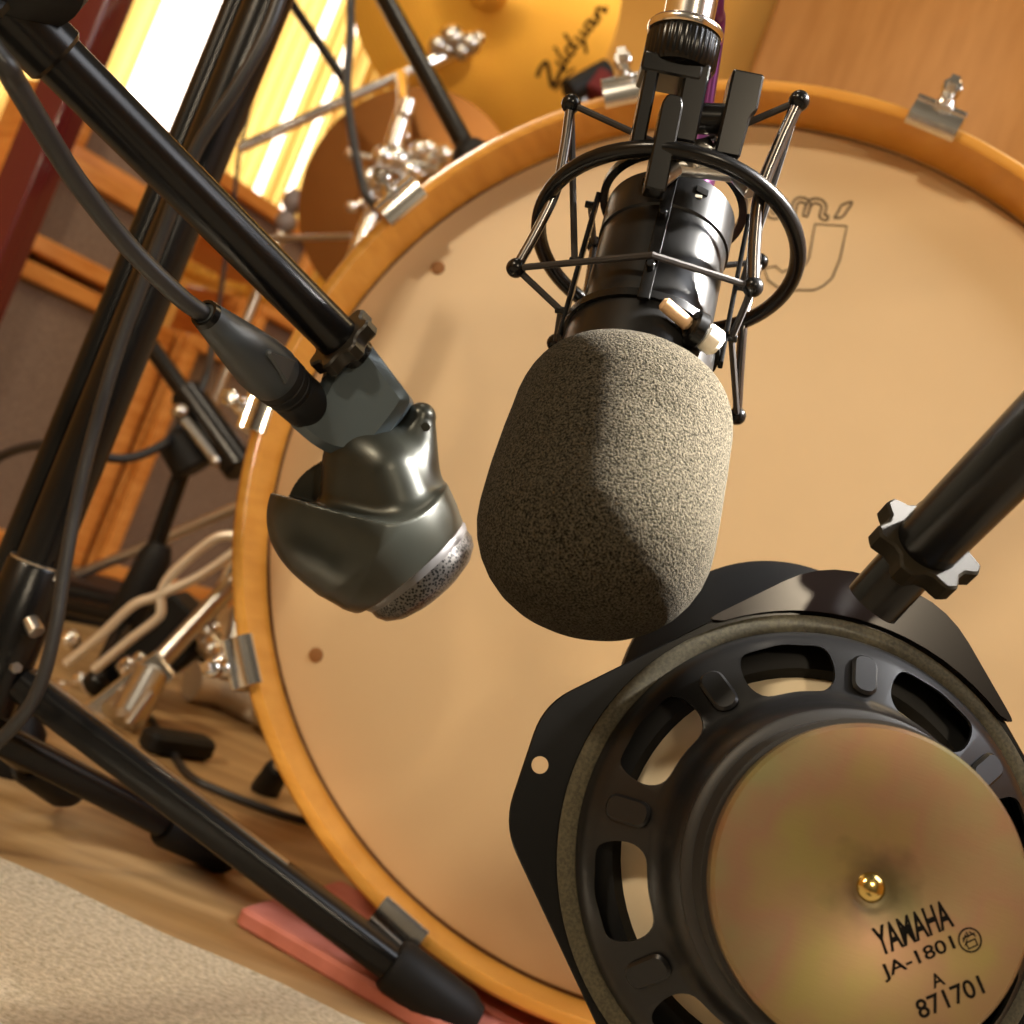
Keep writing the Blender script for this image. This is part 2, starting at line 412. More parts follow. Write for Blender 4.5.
# ------------------------------------------------------------------ bass drum
RGT = UPW.cross(DN)          # rightwards in the hoop plane as seen from the front
RGT = RGT if RGT.dot(CX) > 0 else -RGT
def hp(px, py, d=0): return on_plane(px, py, DC + DN * d, DN)
def ang(p): q = p - DC; return math.atan2(q.dot(UPW), q.dot(RGT))
def rad(a): return RGT * math.cos(a) + UPW * math.sin(a)
drum = thing('bass_drum', DC + _low * DRUM_R + DN * .1, 'large bass drum with cream head and amber maple hoop', 'drum')
R = DRUM_R
b = MB(); b.ring([(R - .008, .001), (R - .0065, 0), (R - .002, 0), (R, .002), (R, .036), (R - .002, .038), (R - .0085, .038)], DC, DN, 180)
b.build('front_hoop', MAPLE, drum)
b = MB(); b.lathe([(0, DRUM_D + .001), (.18, DRUM_D), (R - .016, DRUM_D), (R - .0112, DRUM_D + .0008), (R - .0104, DRUM_D + .003), (R - .0104, DRUM_D + .02)], DC, DN, 128); hd = b.build('drum_head', HEADM, drum)
b = MB(); b.ring([(R - .0102, DRUM_D + .003), (R - .0086, DRUM_D + .0022), (R - .0086, DRUM_D + .012), (R - .0102, DRUM_D + .012)], DC, DN, 128); b.build('flesh_hoop', mat('brown_fibre_rim', (.16, .075, .025), .6), drum)
SL = .235
b = MB(); b.ring([(R - .0145, DRUM_D + .01), (R - .0145, SL - .02), (R - .022, SL - .02), (R - .022, DRUM_D + .01)], DC, DN, 128); b.build('shell', MAPLE, drum)
b = MB(); b.ring([(R - .0085, SL - .018), (R, SL - .018), (R, SL + .02), (R - .0085, SL + .02)], DC, DN, 128); b.build('rear_hoop', MAPLE, drum)
b = MB(); b.lathe([(0, SL - .01), (R - .0095, SL - .01), (R - .0095, SL - .004), (0, SL - .004)], DC, DN, 96); b.build('batter_head', HEADM, drum)
# claws
claw_a = [ang(hp(x, y)) for x, y in ((940, 112), (628, 95), (402, 203), (255, 408), (245, 662), (405, 920))]
print('claw angles', [round(math.degrees(a)) for a in claw_a])
for dg in (28, -8, -44): claw_a.append(math.radians(dg))
for a in claw_a:
    r_ = rad(a); t_ = DN.cross(r_); c = DC + r_ * (R + .001)
    # profile in (radial, axial) plane wrapped over the hoop's front edge, extruded along the tangent
    prof = [(-.0125, -.0005), (-.0125, -.004), (-.009, -.0062), (-.002, -.0066), (.003, -.0052), (.0062, -.001), (.0062, .012), (.003, .02), (.0005, .02), (.0005, -.0005)]
    e1, e2 = r_, DN; n_ = e1.cross(e2)
    b = MB(); b.prism(prof[::-1] if False else prof, c, e1, e2, n_, -.0155, .0155, 0)
    b.cyl(c + r_ * .0032 - DN * .0035 - t_ * .0158, c + r_ * .0032 - DN * .0035 + t_ * .0158, .0034, 12)
    b.lathe([(0, 0), (.0075, 0), (.0065, .008), (.005, .012), (0, .012)], c + r_ * .005 + DN * .008, r_, 16)
    cl = b.build('claw_hook', CHROME, drum, angle=30)
    b = MB(); q = c + r_ * .013
    b.cyl(q - DN * .012, q + DN * .12, .003, 10)
    b.cyl(q - DN * .014, q - DN * .006, .0058, 12); b.box(q - DN * .017, r_, t_, DN, .0055, .0055, .007)
    b.build('tension_rod', CHROME, cl)
    b = MB(); b.box(DC + rad(a) * (R - .006) + DN * .13, r_, t_, DN, .024, .02, .05, .004); b.build('lug', CHROME, drum)
# two brown vent spots and the printed outline lettering on the head
hoff = DRUM_D - .0004
for x, y in ((438, 268), (316, 655)):
    b = MB(); p = hp(x, y, DRUM_D); b.lathe([(0, -.0012), (.0035, -.0014), (.0046, -.001), (.005, .001)], p, DN, 24); b.build('vent_grommet', mat('brown_felt', (.25, .1, .02), .7), drum)
pr = MB()
def hl(pts, r=.00062, close=False):
    P = [hp(x, y, DRUM_D - .0003) for x, y in pts]; pr.tube(P, r, 6, closed=close)
hl([(847, 226), (840, 259), (832, 278), (823, 286), (814, 290), (793, 290), (779, 288), (768, 280), (764, 268), (776, 266), (782, 272), (797, 266), (805, 265), (809, 258), (815, 224)], close=True)
def stroke(pts, w):
    P = [V(p) for p in pts]; L = []; Rr = []
    for i, p in enumerate(P):
        tt = (P[min(i + 1, len(P) - 1)] - P[max(i - 1, 0)]).normalized(); n2 = V((-tt.y, tt.x)) * w
        L.append(p + n2); Rr.append(p - n2)
    hl([(q.x, q.y) for q in L + Rr[::-1]], .0007, True)
def cr2(pts, n=5): return [(q.x, q.y) for q in spline([(x, y, 0) for x, y in pts], n)]
stroke(cr2([(752, 199), (749, 211), (754, 216), (762, 214), (768, 199)]), 2.6)
stroke(cr2([(772, 199), (769, 211), (773, 216), (780, 213), (784, 199)]), 2.6)
stroke(cr2([(792, 217), (796, 202), (803, 200), (808, 204), (805, 216)]), 2.4)
stroke(cr2([(805, 216), (810, 203), (818, 201), (824, 206), (822, 216), (828, 218)]), 2.4)
hl(cr2([(834, 218), (838, 212), (842, 205), (852, 202), (848, 209), (842, 217), (834, 218)]), .0007)
pr.build('outline_print', LOGO, hd)
# spurs
for side, fpx in ((-1, (264, 792)), (1, None)):
    foot = floor_at(*fpx) if fpx else None
    a = math.radians(180 + 38) if side < 0 else math.radians(-38)
    s0 = DC + rad(a) * (R - .012) + DN * .14
    if foot is None:
        foot = s0 + RGT * .12 + V((0, 0, -1)) * s0.z - DN * .08; foot.z = 0
    b = MB(); up = (s0 - foot).normalized(); b.cyl(foot + up * .03, s0 + up * .01, .006, 12); b.lathe([(0, 0), (.016, 0), (.018, .004), (.018, .012), (0, .014)], s0 - rad(a) * .004, rad(a), 20)
    sp = b.build('spur', CHROME, drum)
    b = MB(); b.lathe([(0, 0), (.011, .0), (.0125, .004), (.0105, .036), (.008, .042), (0, .042)], foot, up, 16)
    # keep the rubber level with the floor
    b.v = [V((v.x, v.y, max(v.z, 0))) for v in b.v]
    b.build('rubber_foot', BLKM, sp)
# pink pad beneath the drum
pc = [floor_at(238, 900, PAD_T), floor_at(262, 868, PAD_T)]
q0 = floor_at(240, 905, PAD_T); q1 = floor_at(430, 1014, PAD_T); pdv = (q1 - q0).normalized(); pn = V((-pdv.y, pdv.x, 0)); pn = pn if pn.y > 0 else -pn
q0.z = q1.z = 0
pl = [(0, 0), (.42, 0), (.42, .12), (.0, .12)]
b = MB(); e2 = pn; e1 = pdv; n_ = e1.cross(e2)
pts = round_poly(pl, .006)
b.prism(pts if n_.z > 0 else pts[::-1], q0, e1, e2, V((0, 0, 1)), 0, PAD_T - .0008, .002)
tag(b.build('foam_pad', PINK), 'flat pink pad on the floor under the bass drum', 'pad')

# ------------------------------------------------------------------ windscreen microphone and its shock mount
FD = .36
MO = at(665, 249, .405)                                    # centre of the mount ring
_ti = math.radians(15.5)
N_ = cdir(math.sin(_ti) * .895, -math.cos(_ti) * .895, .446).normalized()   # along the mic, towards its cable end
E1 = (CX - N_ * CX.dot(N_)).normalized(); E1 = (E1 + N_.cross(E1) * 0).normalized(); E2 = N_.cross(E1)
E2 = E2 if E2.dot(CF) < 0 else -E2                         # E2 points to the camera / up
def mp(px, py, h): return on_plane(px, py, MO + N_ * h, N_)
AXP = at(610, 473, FD)                                     # middle of the foam
print('foam axis check', pix(AXP + N_ * .1))
mic = thing('condenser_microphone', AXP, 'hanging microphone with grey foam windscreen in front of the drum head', 'microphone')
rF = .0378
prof = [(0, -.0545)]
for i in range(1, 10):
    a = PI / 2 * i / 9; prof.append((rF * math.sin(a) ** .78, -.022 - .0325 * math.cos(a)))
prof += [(rF * 1.005, -.008), (rF * 1.0, .006), (rF * .985, .016)]
for i in range(1, 9):
    a = PI / 2 * i / 9; prof.append((.021 + (rF * .985 - .021) * math.cos(a) ** .9, .016 + .023 * math.sin(a)))
prof += [(.021, .041), (.0, .043)]
dent = []
def foam_mod(t, r, h): return 1 + .008 * math.sin(3 * t + h * 60) + .006 * math.sin(2 * t - h * 90)
b = MB()
# refine profile
pf = []
for (r0, h0), (r1, h1) in zip(prof[:-1], prof[1:]):
    for k in range(3): pf.append((r0 + (r1 - r0) * k / 3, h0 + (h1 - h0) * k / 3))
pf.append(prof[-1])
b.lathe(pf, AXP, N_, 96, mod=foam_mod)
cr_c = on_plane(645, 455, AXP - CF * rF * .9, CF)
for i, v in enumerate(b.v):                                # soft crease across the front
    d = v - AXP; t_ = d.dot(N_); s_ = d.dot(E1)
    if d.dot(E2) > 0:
        g = math.exp(-((t_ - (.006 - .22 * (s_ - .013) ** 2 / .013 - .12 * (s_ - .013))) / .0022) ** 2) * math.exp(-((s_ - .012) / .012) ** 2)
        b.v[i] = v - d.normalized() * .0011 * g
fm = b.build('foam_windscreen', FOAM, mic, angle=80)
rb = .0232
b = MB(); b.lathe([(0, .036), (rb + .003, .036), (rb + .003, .052), (rb + .001, .0535), (rb, .054), (rb, .096), (rb + .0008, .0965), (rb + .0008, .112), (rb - .001, .1135), (.012, .1145), (.010, .118), (0, .118)], AXP, N_, 56)
b.build('body', mat('black_satin_metal', (.018, .018, .018), .3, .6), mic)
b = MB()
for sx, sh in ((.0095, .1065), (-.0095, .1068)):
    c = AXP + N_ * sh + E1 * sx + E2 * math.sqrt((rb + .0008) ** 2 - sx * sx); nn = (c - AXP - N_ * sh).normalized()
    b.box(c, N_.cross(nn), N_, nn, .0045, .0028, .0012)
b.build_each('switch', BLKS, mic)
b = MB(); c = AXP + N_ * .115 + E1 * .004
b.lathe([(0, .0), (.009, .0), (.0095, .004), (.0095, .028), (.007, .034), (.004, .048), (0, .048)], c, N_, 24)
b.build('cable_plug', PURPLE, mic)
b = MB(); b.box(AXP + N_ * .1035 + E1 * .0085 + E2 * math.sqrt((rb + .0008) ** 2 - .0085 ** 2), E1, N_, E2, .003, .0012, .0006); b.build('switch_mark', WHITEP, mic)

sm = thing('shock_mount', MO, 'black spider shock mount with ring and cords around the hanging microphone', 'shock mount')
RR = .0478
b = MB(); b.tube([MO + (E1 * math.cos(t) + E2 * math.sin(t)) * RR for t in [2 * PI * i / 72 for i in range(72)]], .0029, 14, closed=True)
b.build('outer_ring', BLKS, sm)
# bent rods through the ring: pixel triples (upper tip, ring, lower tip)
ROD = mat('dark_nickel_rod', (.16, .15, .145), .22, .95)
rods = [((571, 104), (556, 190), (516, 268)), ((799, 101), (760, 195), (753, 287)), ((720, 205), (748, 325), (737, 416)), ((606, 190), (578, 305), (556, 343))]
H = .036
tips = []
for i, (u_, m_, l_) in enumerate(rods):
    if i < 2: pu, pm, pl_ = mp(*u_, H * .9), mp(*m_, .002), mp(*l_, -H * .75)
    else:
        pm = mp(*m_, 0); pl_ = mp(*l_, -H * .85); pu = pm + N_ * H * .9
        pm2 = MO + (pm - MO).normalized() * RR; pm = pm2
    tips.append((pu, pm, pl_))
    b = MB(); b.tube(spline([pu, (pu + pm) / 2 + (pm - (pu + pl_) / 2) * .12, pm, (pm + pl_) / 2 + (pm - (pu + pl_) / 2) * .12, pl_], 6), .0019 if i != 1 else .0023, 12)
    rd = b.build('bent_rod', ROD, sm)
    b = MB()
    for p in (pu, pl_): b.sphere(p, .0036, 14, 10)
    b.build_each('end_cap', BLKS, rd)
# inner cage bars along the mic body with little cord hooks
cage = []
for i, t in enumerate([math.radians(a) for a in (93, 3, 183, 273)]):
    dr = E1 * math.cos(t) + E2 * math.sin(t); tt = N_.cross(dr); c = AXP + dr * (rb + .0052)
    p0, p1 = c + N_ * .05, c + N_ * .118
    b = MB(); b.prism(rrect(.0042, .0018, .0006, 2), p0, tt, dr, tt.cross(dr), 0, .068 * (1 if tt.cross(dr).dot(N_) > 0 else -1))
    bar = b.build('cage_bar', BLKS, sm)
    b = MB()
    for h in (.062, .085, .113): b.cyl(c + N_ * h + dr * .0005, c + N_ * h + dr * .004, .0014, 10)
    b.build_each('cord_hook', BLKS, bar)
    cage.append((c, dr))
b = MB()
for h in (.052, .117):
    b.ring([(rb + .0015, h), (rb + .0045, h), (rb + .0045, h + .003), (rb + .0015, h + .003)], AXP, N_, 48)
b.build_each('cage_ring', BLKS, sm)
# elastic cords
CORD = mat('black_elastic_cord', (.02, .016, .014), .7)
def cord(pts, r=.00125):
    b = MB(); b.tube(pts, r, 8); b.build('elastic_cord', CORD, sm)
front = cage[0][0] + cage[0][1] * .003 + N_ * .066
lft = cage[2][0] + cage[2][1] * .002; rgt = cage[1][0] + cage[1][1] * .002; bck = cage[3][0] + cage[3][1] * .002
(ul, ml, ll), (ur, mr, lr), (ub, mb_, lb), (uc, mc_, lc) = tips
cord([ll, front, lr])                           # across the front
cord([ll, lft + N_ * .062]); cord([lr, rgt + N_ * .062])
cord([ul, cage[0][0] + cage[0][1] * .003 + N_ * .113]); cord([ul, lft + N_ * .085])
cord([ur, cage[0][0] + cage[0][1] * .003 + N_ * .113]); cord([ur, rgt + N_ * .085])
cord([lb, rgt + N_ * .062]); cord([lb, bck + N_ * .062]); cord([lc, lft + N_ * .062]); cord([lc, bck + N_ * .062])
cord([ub, rgt + N_ * .113]); cord([ub, bck + N_ * .113]); cord([uc, bck + N_ * .113]); cord([uc, lft + N_ * .113])
# tightening screw with ivory knob
DK = FD - .005
k0, k1, k2, k3 = at(662, 302, DK), at(690, 326, DK + .001), at(702, 333, DK + .002), at(719, 346, DK + .003)
b = MB(); b.cyl(k0, k1, .0024, 14, .4); ks = b.build('thumb_screw', CORK, sm)
b = MB(); b.cyl(k1, k2, .0062, 18); b.cyl(at(690, 345, DK + .012), at(697, 330, DK + .002), .005, 14); b.box(at(672, 338, DK + .012), CX, CU, CF, .026, .008, .008, .001); b.build_each('clamp_block', BLKS, sm)
b = MB(); b.cyl(k2, k3, .0046, 18, .3); b.build('knob', WHITEP, ks)
# swivel fork, lever and collar
SD = .374
def sp(px, py, dd=0): return at(px, py, SD + dd)
up2 = (sp(688, 20) - sp(660, 160)).normalized(); sx = (CX - up2 * CX.dot(up2)).normalized(); sn = sx.cross(up2)
b = MB(); cc = sp(680, 50); 
def knurl(t, r, h): return 1 + .022 * math.cos(t * 36) if r > .0120 else 1
b.lathe([(0, -.004), (.0115, -.004), (.0124, -.002), (.0124, .0065), (.0115, .0085), (0, .0085)], sp(680, 60), up2, 144, mod=knurl); sw = b.build('collar', BLKS, sm)
b = MB(); b.lathe([(0, 0), (.0127, 0), (.0131, .001), (.0131, .0022), (.0125, .003), (0, .003)], sp(684, 37), up2, 40); b.build('collar_ring', CHROME, sm)
b = MB()                                   # fork body
def bx(px, py, w, h, d, dd=0, ch=.0012): b.box(sp(px, py, dd), sx, up2, sn, w, h, d, ch)
bx(643, 112, .0048, .028, .016); bx(688, 110, .0082, .027, .016); bx(669, 75, .0205, .0065, .017)
b.build_each('fork', BLKS, sm)
b = MB(); b.prism(round_poly([(-.0038, -.017), (.0034, -.017), (.0034, .012), (.0022, .015), (-.0022, .015), (-.0036, .012)], .0012), sp(664, 144, -.008), sx, up2, sn, -.005, .005, .0006)
b.build('tongue', BLKS, sm)
b = MB(); b.cyl(sp(688, 118), sp(735, 120), .0052, 24, .15)
b.prism(round_poly([(-.0052, -.0145), (.0035, -.0145), (.0045, 0), (.0062, .002), (.0062, .0145), (-.0045, .0145)], .0012), sp(735, 119, -.002), sx, up2, sn, -.0055, .0055, .0008); b.build('tightening_lever', BLKS, sm)
b = MB(); b.lathe([(0, 0), (.0055, 0), (.0055, .004), (.003, .0055), (0, .0055)], sp(701, 156, .006), -CF, 6); b.build('hex_nut', CHROME, sm)
b = MB(); b.cyl(sp(676, 168, .006), sp(655, 185, .002), .003); b.cyl(sp(676, 166, .008), sp(735, 172, .008), .0035); b.cyl(sp(735, 172, .008), sp(752, 192, .003), .003); b.build_each('ring_bracket', CHROMED, sm)

# its chrome boom arm, running up and back over the camera to a stand
t0 = sp(685, 36); up_dir = up2
t = thing('boom_stand', V((.95, -.35, 0)), 'chrome pipe above the shock mount at the top edge', 'microphone stand')
far = V((.95, -.35, .98)); 
mid = t0 + up_dir * .10
b = MB(); b.tube(spline([t0, t0 + up_dir * .035, mid, mid + V((.1, -.05, .1)), V((.65, -.1, .86)), far], 10), .0088, 20); b.build('boom_arm', CHROME, t)
b = MB(); b.cyl(V((.95, -.35, .012)), V((.95, -.35, 1.02)), .011); b.build('pole', CHROMED, t)
b = MB(); b.lathe([(0, 0), (.15, 0), (.15, .008), (.03, .016), (.014, .03), (0, .03)], V((.95, -.35, 0)), V((0, 0, 1)), 40); b.build('base', BLK, t)
b = MB(); b.sphere(far, .025); b.build('clutch', BLKS, t)
# purple cable behind it
pp = [AXP + N_ * .150 + E1 * .004, sp(722, 20, .03), sp(714, 2, .03), sp(722, -60, .03), sp(745, -200, .02)]
b = MB(); b.tube(spline([AXP + N_ * .158 + E1 * .004, sp(716, 30, .05), sp(715, 4, .04), sp(722, -60, .03), sp(745, -200, -.02), V((.6, -.1, .86)), far], 8), .0034, 12); tag(b.build('microphone_cable', PURPLE), 'purple cable running up beside the chrome pipe', 'cable')

# ------------------------------------------------------------------ egg shaped kick microphone
KD = .44; KS = KD / F
def kp(x, y, z=0): return at(512, 512, KD) + CX * ((x - 512) * KS) - CU * ((y - 512) * KS) - CF * (z * KS)
ax = np.array([.645, .77, -.16]); ax /= np.linalg.norm(ax)
GC = np.array([409., 561., -14.])
def egg(X, Y, Z):
    d = smin(rcone(X, Y, Z, (341, 517, 8), (374, 530, 0), 71, 83), rcone(X, Y, Z, (374, 530, 0), (411, 564, -14), 83, 65), 14)
    return d
def kick(X, Y, Z):
    e = egg(X, Y, Z)
    led = (X - 330) * .258 + (Y - 508) * -.966          # > 0 above the ledge
    led = led - .03 * (Z)                               # ledge leans a touch
    cut = smax(-led, X - 600, 2)    # negative inside the cut volume (above ledge, left of the shoulder)
    pl0 = (X - GC[0]) * ax[0] + (Y - GC[1]) * ax[1] + (Z - GC[2]) * ax[2]
    cut = smax(cut, pl0 + 34, 30)                       # the front collar stays whole
    cut = smax(cut, -(Z + 26), 2)                       # the far lobe survives
    body = smax(e, -cut, 1.5)
    neck = rcone(X, Y, Z, (368, 512, -4), (366, 462, -4), 49, 44)
    fin = rcone(X, Y, Z, (421, 417, -2), (404, 474, -4), 15, 38)
    fin = smax(fin, np.abs(Z + 3) - 30, 10)
    fill = rcone(X, Y, Z * .74, (390, 474, -4), (405, 522, -2), 42, 47)
    d = smin(body, smin(neck, fill, 20), 16)
    d = smin(d, fin, 10)
    dim = np.sqrt((X - 427) ** 2 + (Y - 428) ** 2 + (Z - 24) ** 2) - 7
    d = smax(d, -dim, 2)
    pl_ = (X - GC[0]) * ax[0] + (Y - GC[1]) * ax[1] + (Z - GC[2]) * ax[2]
    return smax(d, pl_ - 4, 2)
km = thing('kick_drum_microphone', kp(370, 530), 'dark egg shaped kick drum microphone left of the foam microphone', 'microphone')
vs, fs = sdf_mesh(kick, (255, 385, -95), (490, 640, 98), 1.8)
b = MB(); b.add([kp(*v) for v in vs], fs); bo = b.build('body', MICG, km, angle=50)
AXW = (CX * ax[0] - CU * ax[1] - CF * ax[2]).normalized()
gc = kp(*GC); r1 = 64.5 * KS
b = MB(); b.ring([(r1 - .004, .001), (r1 + .0006, .001), (r1 + .0008, .003), (r1, .0048), (r1 - .004, .0048)], gc, AXW, 64); b.build('grille_ring', RINGG, km)
b = MB(); b.lathe([(r1 - .0003, .0045), (r1 - .0005, .0085), (r1 - .0022, .0118), (r1 - .0065, .0148), (r1 - .013, .0168), (0, .0185)], gc, AXW, 64); b.build('mesh_grille', MESH, km)
b = MB()
wp = [(360, 330), (414, 402), (406, 416), (379, 451), (352, 460), (324, 452), (294, 426), (322, 402), (341, 354)]
o_ = kp(350, 400); poly = [((x - 350) * KS, -(y - 400) * KS) for x, y in wp]
poly = round_poly(poly, [.002, .003, .003, .006, .008, .008, .002, .002, .003])[::-1]
b.prism(poly, o_, CX, CU, -CF, -.013, .014, .0035)
b.build('stand_adapter', GREYCAST, km, angle=35)
b = MB(); b.cyl(kp(427, 428, 8), kp(427, 428, 16), .0018, 12); b.build('pivot_screw', MICG, bo)

# its cable with the connector
def xp(px, py): return V((px, py))
ct = thing('connector_cable', at(265, 365, .40), 'black cable with grey plug running into the egg shaped microphone', 'cable')
c0, c1 = at(205, 314, .375), at(309, 407, .432)
axc = (c1 - c0).normalized(); LC = (c1 - c0).length
def cl(x): return x * LC
cm = lambda t, r, h: 1
b = MB(); b.lathe([(0, 0), (.0046, 0), (.005, .001), (.0056, cl(.03)), (.0066, cl(.12)), (.0087, cl(.3)), (.0106, cl(.48)), (.0109, cl(.60)), (.0104, cl(.64)), (0, cl(.64))], c0, axc, 40); pg = b.build('plug_boot', mat('grey_blue_boot', (.03, .037, .042), .45), ct)
b = MB(); b.lathe([(0, cl(.64)), (.0103, cl(.64)), (.0105, cl(.65)), (.0105, cl(.68)), (.0099, cl(.685)), (.0099, cl(.70)), (.0103, cl(.705)), (.0103, cl(.73)), (.0096, cl(.735)), (.0096, cl(.76)), (.0099, cl(.765)), (.0099, cl(.79)), (.0095, cl(.80)), (.0098, cl(.81)), (.0098, cl(1.0)), (0, cl(1.0))], c0, axc, 40); b.build('plug_barrel', BLKM, ct)
b = MB(); b.lathe([(.0040, -.0008), (.0051, -.0008), (.0055, .0015), (.0040, .0015), (.0040, -.0008)], c0, axc, 28); b.build('boot_ring', BLKS, ct)
sd = (-CF + axc * CF.dot(axc)).normalized(); sd = (sd * .82 + axc.cross(sd) * (.57 if axc.cross(sd).dot(CU) > 0 else -.57)).normalized(); tw = axc.cross(sd)
b = MB(); b.prism(round_poly([(-.001, -.0012), (.014, -.0052), (.014, .0052), (-.001, .0012)], .0012), c0 + axc * cl(.37) + sd * .0088, axc, tw, axc.cross(tw), -.0022 if axc.cross(tw).dot(sd) > 0 else -.0024, .0024, .0008)
b.build('latch_rib', mat('grey_blue_rib', (.04, .047, .052), .4), pg)
b = MB()
cpts = [at(207, 316, .377), at(180, 297, .368), at(128, 246, .352), at(78, 183, .333), at(44, 130, .318), at(16, 84, .306), at(2, 62, .30), at(-40, 30, .30), at(-140, 60, .32), at(-250, 300, .40)]
b.tube(spline(cpts, 10), .0033, 16); b.build('cable', CABLE, ct)

# left boom stand holding it
P0, P1 = at(338, 338, .425), at(48, 48, .345)
bd = (P0 - P1).normalized(); PC = at(8, -6, .335)
pole_x = PC - CF * 0 + V((-.03, -.02, 0))
bs = thing('boom_stand', V((pole_x.x, pole_x.y, 0)), 'black boom arm crossing upper left, holding the egg shaped microphone', 'microphone stand')
b = MB(); b.tube([P1 - bd * .11, P0], .0087, 28); arm = b.build('boom_tube', BLK, bs)
b = MB(); b.cyl(P0 - bd * .002, P0 + bd * .012, .0078, 20); b.cyl(P0 + bd * .006, kp(335, 385, -2), .006, 16); b.build('threaded_end', BLKS, arm)
def star(c, a, ro, th, n=8, e1=None):
    a = a.normalized()
    if e1 is None: e1, e2 = perp(a)
    else: e2 = a.cross(e1)
    pts = []
    for i in range(n * 8):
        t = 2 * PI * i / (n * 8); r = ro * (1 + .14 * max(-.75, min(.8, 1.2 * math.cos(n * t)))); pts.append((r * math.cos(t), r * math.sin(t)))
    b = MB(); b.prism(pts, c, e1, e2, a, -th / 2, th / 2, .0008); return b
star(P0 + bd * .003, bd, .0135, .0065, 7).build('star_nut', mat('dark_bronze_plastic', (.014, .011, .007), .4), arm)
b = MB(); c = at(62, 34, .346)
b.cyl(P1 - bd * .016, P1 + bd * .004, .0105, 28)
bpx = at(40, 20, .34); b.box(P1 - bd * .030, bd, (CU - bd * CU.dot(bd)).normalized(), bd.cross((CU - bd * CU.dot(bd)).normalized()), .03, .026, .026, .003)
b.build('clutch_block', BLK, bs)
b = MB(); cc = at(18, -46, .325); b.lathe([(0, -.012), (.017, -.012), (.021, -.006), (.022, .002), (.019, .010), (.012, .013), (0, .014)], cc, cdir(.1, .85, -.4), 40); b.build('clutch_knob', BLKM, bs)
pole_top = P1 - bd * .06
b = MB(); b.tube([pole_top, V((pole_x.x, pole_x.y, pole_top.z - .02)), V((pole_x.x, pole_x.y, .02))], .011, 16); b.build('pole', BLK, bs)
b = MB(); b.lathe([(0, 0), (.12, 0), (.12, .008), (.03, .016), (.014, .03), (0, .03)], V((pole_x.x, pole_x.y, 0)), V((0, 0, 1)), 40); b.build('base', BLK, bs)

# ------------------------------------------------------------------ loudspeaker used as a microphone
SC = CAM + cdir(.0969, .1163, .3644)
SN = cdir(.0225, -.208, -.978).normalized()
SE1 = (CX - SN * CX.dot(SN)).normalized(); SE2 = SN.cross(SE1)
SE2 = SE2 if SE2.dot(CU) > 0 else -SE2
assert SE1.cross(SE2).dot(SN) > .99
def sq(r, a): return SE1 * (r * math.cos(a)) + SE2 * (r * math.sin(a))
def spp(px, py, h): 
    p = on_plane(px, py, SC + SN * h, SN) - SC; return (p.dot(SE1), p.dot(SE2))
spk = thing('loudspeaker', SC, 'round black loudspeaker seen from behind with gold magnet plate at lower right', 'loudspeaker')
A0 = math.radians(161)
pts = []
for k in range(4):
    a = A0 + k * PI / 2
    for s_ in (-1, 1):
        t = .1015 * math.sqrt(2) ; 
        # square of half side a0 cut at the corner
        a0 = .0845; cut = .0985
        # intersection of side line and cut line, in the corner's own frame (u along corner direction)
        u = cut; v = s_ * (a0 * math.sqrt(2) - cut)
        pts.append((u * math.cos(a) - v * math.sin(a), u * math.sin(a) + v * math.cos(a)))
outl = round_poly(pts, .0105, 7)
b = MB(); b.prism(outl, SC, SE1, SE2, SN, -.002, .0004, .0005); fr = b.build('frame_plate', BLKS, spk)
cut = []
b = MB(); b.lathe([(0, -.01), (.0735, -.01), (.0735, .01), (0, .01)], SC, SN, 72); cut.append(b.build('c', BLK))
for k in range(4):
    hc = spp(540, 765, 0) if k == 0 else None
    a = math.atan2(*spp(540, 765, 0)[::-1]) + k * PI / 2; rh = math.hypot(*spp(540, 765, 0))
    b = MB(); b.lathe([(0, -.01), (.0029, -.01), (.0029, .01), (0, .01)], SC + sq(rh, a), SN, 20); cut.append(b.build('c', BLK))
boolean(fr, cut)
b = MB(); b.ring([(.0755, .0002), (.0822, .0002), (.0822, .0022), (.081, .003), (.0765, .003), (.0755, .0022)], SC, SN, 120); b.build('gasket', GASKET, spk)
# basket: thin shell with eight windows
bas = [(.0765, .0015), (.0755, .0065), (.0735, .0105), (.0700, .0135), (.0560, .0215), (.0535, .0245), (.0515, .031), (.0505, .0395), (.0490, .0425), (.0470, .0435)]
th = .0012
inn = [(r - th * .9, h - th) for r, h in bas]
b = MB(); b.ring(bas + inn[::-1], SC, SN, 144); bk = b.build('basket', mat('black_enamel_basket', (.02, .02, .021), .32, .6), spk)
cut = []
SLOT = math.radians(141)
def slot_poly(a):
    P = []
    for r, da in ((.0555, -.19), (.0555, 0), (.0555, .19), (.0602, .245), (.0665, .235), (.0708, .2), (.0716, 0), (.0708, -.2), (.0665, -.235), (.0602, -.245)):
        P.append((r * math.cos(a + da), r * math.sin(a + da)))
    o2 = []
    return round_poly(P[::-1][::-1], .003, 3)
for k in range(8):
    a = SLOT + k * PI / 4
    P = slot_poly(a)
    ar = sum(P[i - 1][0] * P[i][1] - P[i][0] * P[i - 1][1] for i in range(len(P)))
    if ar < 0: P = P[::-1]
    b = MB(); b.prism(P, SC, SE1, SE2, SN, .0, .05); cut.append(b.build('c', BLK))
boolean(bk, cut)
